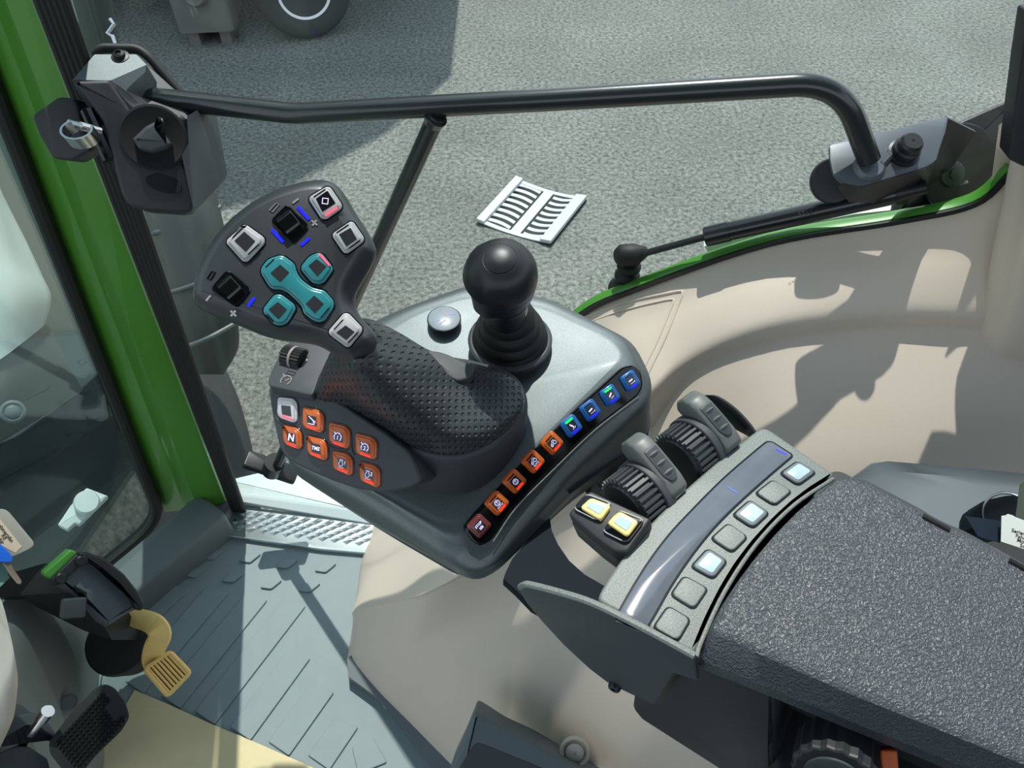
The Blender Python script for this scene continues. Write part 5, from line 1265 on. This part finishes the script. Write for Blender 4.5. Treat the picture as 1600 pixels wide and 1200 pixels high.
# exhaust stack / ladder upright with plate at top-left
ex = thing('air_duct', 'dark vertical duct with riveted type plate outside the window top left', 'duct', D(160,60,1.6))
bm = B(); rg = []
for (xl, xr, y) in ((75,165,-60),(92,185,60),(140,210,170),(165,230,235)):
    dep = 1.6+(y+60)*.0008; a = D(xl, y, dep); b = D(xr, y, dep); c = (a+b)/2; h_ = (b-a)/2; dd = ray(xl, y).normalized()*h_.length
    rg.append([c+h_*math.cos(2*PI*k/20)+dd*math.sin(2*PI*k/20)*.8 for k in range(20)])
loft(bm, rg, 1, 3); obj('duct_body', bm, M('duct', rgb(50,58,55), .6), ex, smooth=60)
fr = Fr(D(107,20,1.52), ray(107,20).cross(C3(0,1,.3))*-1, -ray(107,20)+C3(0,0,0))
bm = B(); q = fr.ls([(88,-20),(108,-20),(124,36),(109,43)]); plate(bm, fr, rpoly(q, .002), -.002, 0, .0); pl = obj('type_plate', bm, M('plate', rgb(84,96,92), .4), ex)
bm = B(); q2 = rpoly(inset(q, .002), .002); ribbon(bm, fr, q2, .0015, 0, .0006, 0, True)
for k in range(3):
    a_, b_ = fr.l(95+k*5, -15), fr.l(107+k*5-1, 30-k*2); ribbon(bm, fr, [a_, b_], .0012, 0, .0005)
obj('plate_print', bm, M('plate print', rgb(150,165,158), .5), pl, smooth=0)
bm = B(); tube(bm, [D(172,30,1.55), D(178,38,1.55), D(168,52,1.55), D(176,56,1.55), D(182,75,1.55)], .004, 8); obj('clip', bm, steel, ex)
# bonnet seen through the windscreen
bn = thing('bonnet', 'light grey tractor bonnet seen through the windscreen at the left', 'bonnet', D(20,500,2.0))
bm = B()
rows = [[D(-160,180,2.1), D(-60,200,2.2), D(-20,250,2.25), D(6,307,2.25), D(41,376,2.25)],
        [D(-160,330,1.98), D(-60,330,2.03), D(-5,360,2.1), D(30,400,2.15), D(66,430,2.22)],
        [D(-160,480,1.93), D(-60,470,1.96), D(0,455,2.0), D(45,450,2.08), D(80,465,2.18)],
        [D(-160,640,1.93), D(-60,600,1.95), D(0,562,1.98), D(40,532,2.05), D(70,508,2.15)]]
gsurf(bm, rows, 4, 4, .02, C3(-.5,.5,-.4)); obj('panel', bm, M('bonnet silver', rgb(205,210,208), .35), bn, smooth=60)
bm = B()
rows = [[D(-160,642,1.94), D(-60,602,1.96), D(0,564,1.99), D(40,534,2.06), D(72,508,2.16), D(92,538,2.18)],
        [D(-160,700,1.95), D(-60,650,1.97), D(0,625,1.99), D(45,600,2.06), D(85,570,2.15), D(110,575,2.2)],
        [D(-160,770,2.0), D(-60,725,2.04), D(0,692,2.08), D(60,655,2.14), D(100,630,2.2), D(130,610,2.25)]]
gsurf(bm, rows, 4, 4, .02, C3(-.5,.5,-.4)); obj('side_panel', bm, machm, bn, smooth=60, label='darker grey lower panel')
bm = B(); rows = [[D(-200,100,3.0), D(0,120,3.0), D(200,150,3.0), D(330,400,3.0)], [D(-200,500,2.8), D(0,520,2.8), D(250,600,2.8), D(350,700,2.8)], [D(-200,900,2.7), D(0,900,2.7), D(250,850,2.7), D(350,860,2.7)]]
gsurf(bm, rows, 3, 3, .02, C3(-.5,.5,-.4)); obj('dark_backdrop', bm, M('backdrop grey green', rgb(60,72,68), .6), bn, smooth=60)  # dark sheet added behind the glass to hide the bright ground
g = Fr(D(20,643,2.0), (1,0,0), -ray(20,643)); bm = B(); lathe(bm, g, [(.03,-.01),(.03,.0),(.024,.003),(.02,-.002),(.012,.004),(.004,.006)], 28); obj('cap', bm, greyp, bn)
bm = B(); 
rows = [[D(-160,735,2.02), D(0,695,2.1), D(60,660,2.18), D(120,615,2.27), D(180,560,2.4)],
        [D(-160,860,2.2), D(0,800,2.3), D(60,760,2.35), D(140,720,2.4), D(220,680,2.5)],
        [D(-160,1100,2.5), D(0,1050,2.5), D(100,1000,2.5), D(200,940,2.5), D(330,860,2.5)]]
gsurf(bm, rows, 4, 4, .02, C3(-.5,.5,-.4)); obj('engine_side', bm, engm, bn, smooth=60)
sn_ = thing('white_reflection', 'white flat shape with round knob standing in for a windscreen reflection', 'reflection stand-in', D(130,790,1.75))  # white solid standing in for a bright reflection in the windscreen
f = Fr(D(130,795,1.75), (1,0,0), -ray(130,795)+C3(0,.1,.3))
bm = B(); plate(bm, f, rpoly(f.ls([(135,762),(169,775),(123,820),(117,817),(105,828),(90,820),(110,790)]), .003), -.03, 0, .003); obj('plate', bm, whitem, sn_)
bm = B(); g = f.at(136,786,h=.0); lathe(bm, g, [(.027,0),(.027,.012),(.024,.018),(.003,.019)], 32); obj('knob', bm, whitem, sn_, smooth=40)

# ================================================================ LIGHT
sun = bpy.data.lights.new('sun', 'SUN'); so = bpy.data.objects.new('sun', sun); COL.objects.link(so)
sdir = C3(0.0, -.51, -1.0).normalized(); so.rotation_euler = sdir.to_track_quat('-Z', 'Y').to_euler(); so.location = (0, 6, 10)
sun.energy = 5.0; sun.angle = R_(.6); sun.color = (1, .97, .90)
w = bpy.data.worlds.new('world'); sc.world = w; w.use_nodes = True; nt = w.node_tree; bg = nt.nodes['Background']
tc = nt.nodes.new('ShaderNodeTexCoord'); sx = nt.nodes.new('ShaderNodeSeparateXYZ'); nt.links.new(tc.outputs['Generated'], sx.inputs[0])
rp = nt.nodes.new('ShaderNodeValToRGB'); nt.links.new(sx.outputs['Z'], rp.inputs[0]); e = rp.color_ramp.elements
e[0].position = 0; e[0].color = (.95, 1.0, 1.0, 1); e[1].position = .8; e[1].color = (.50, .66, .85, 1)
nt.links.new(rp.outputs[0], bg.inputs[0]); bg.inputs[1].default_value = 1.5
sc.view_settings.view_transform = 'Standard'; sc.view_settings.look = 'None'; sc.view_settings.gamma = 1; sc.view_settings.exposure = 0
sc.view_settings.use_curve_mapping = False
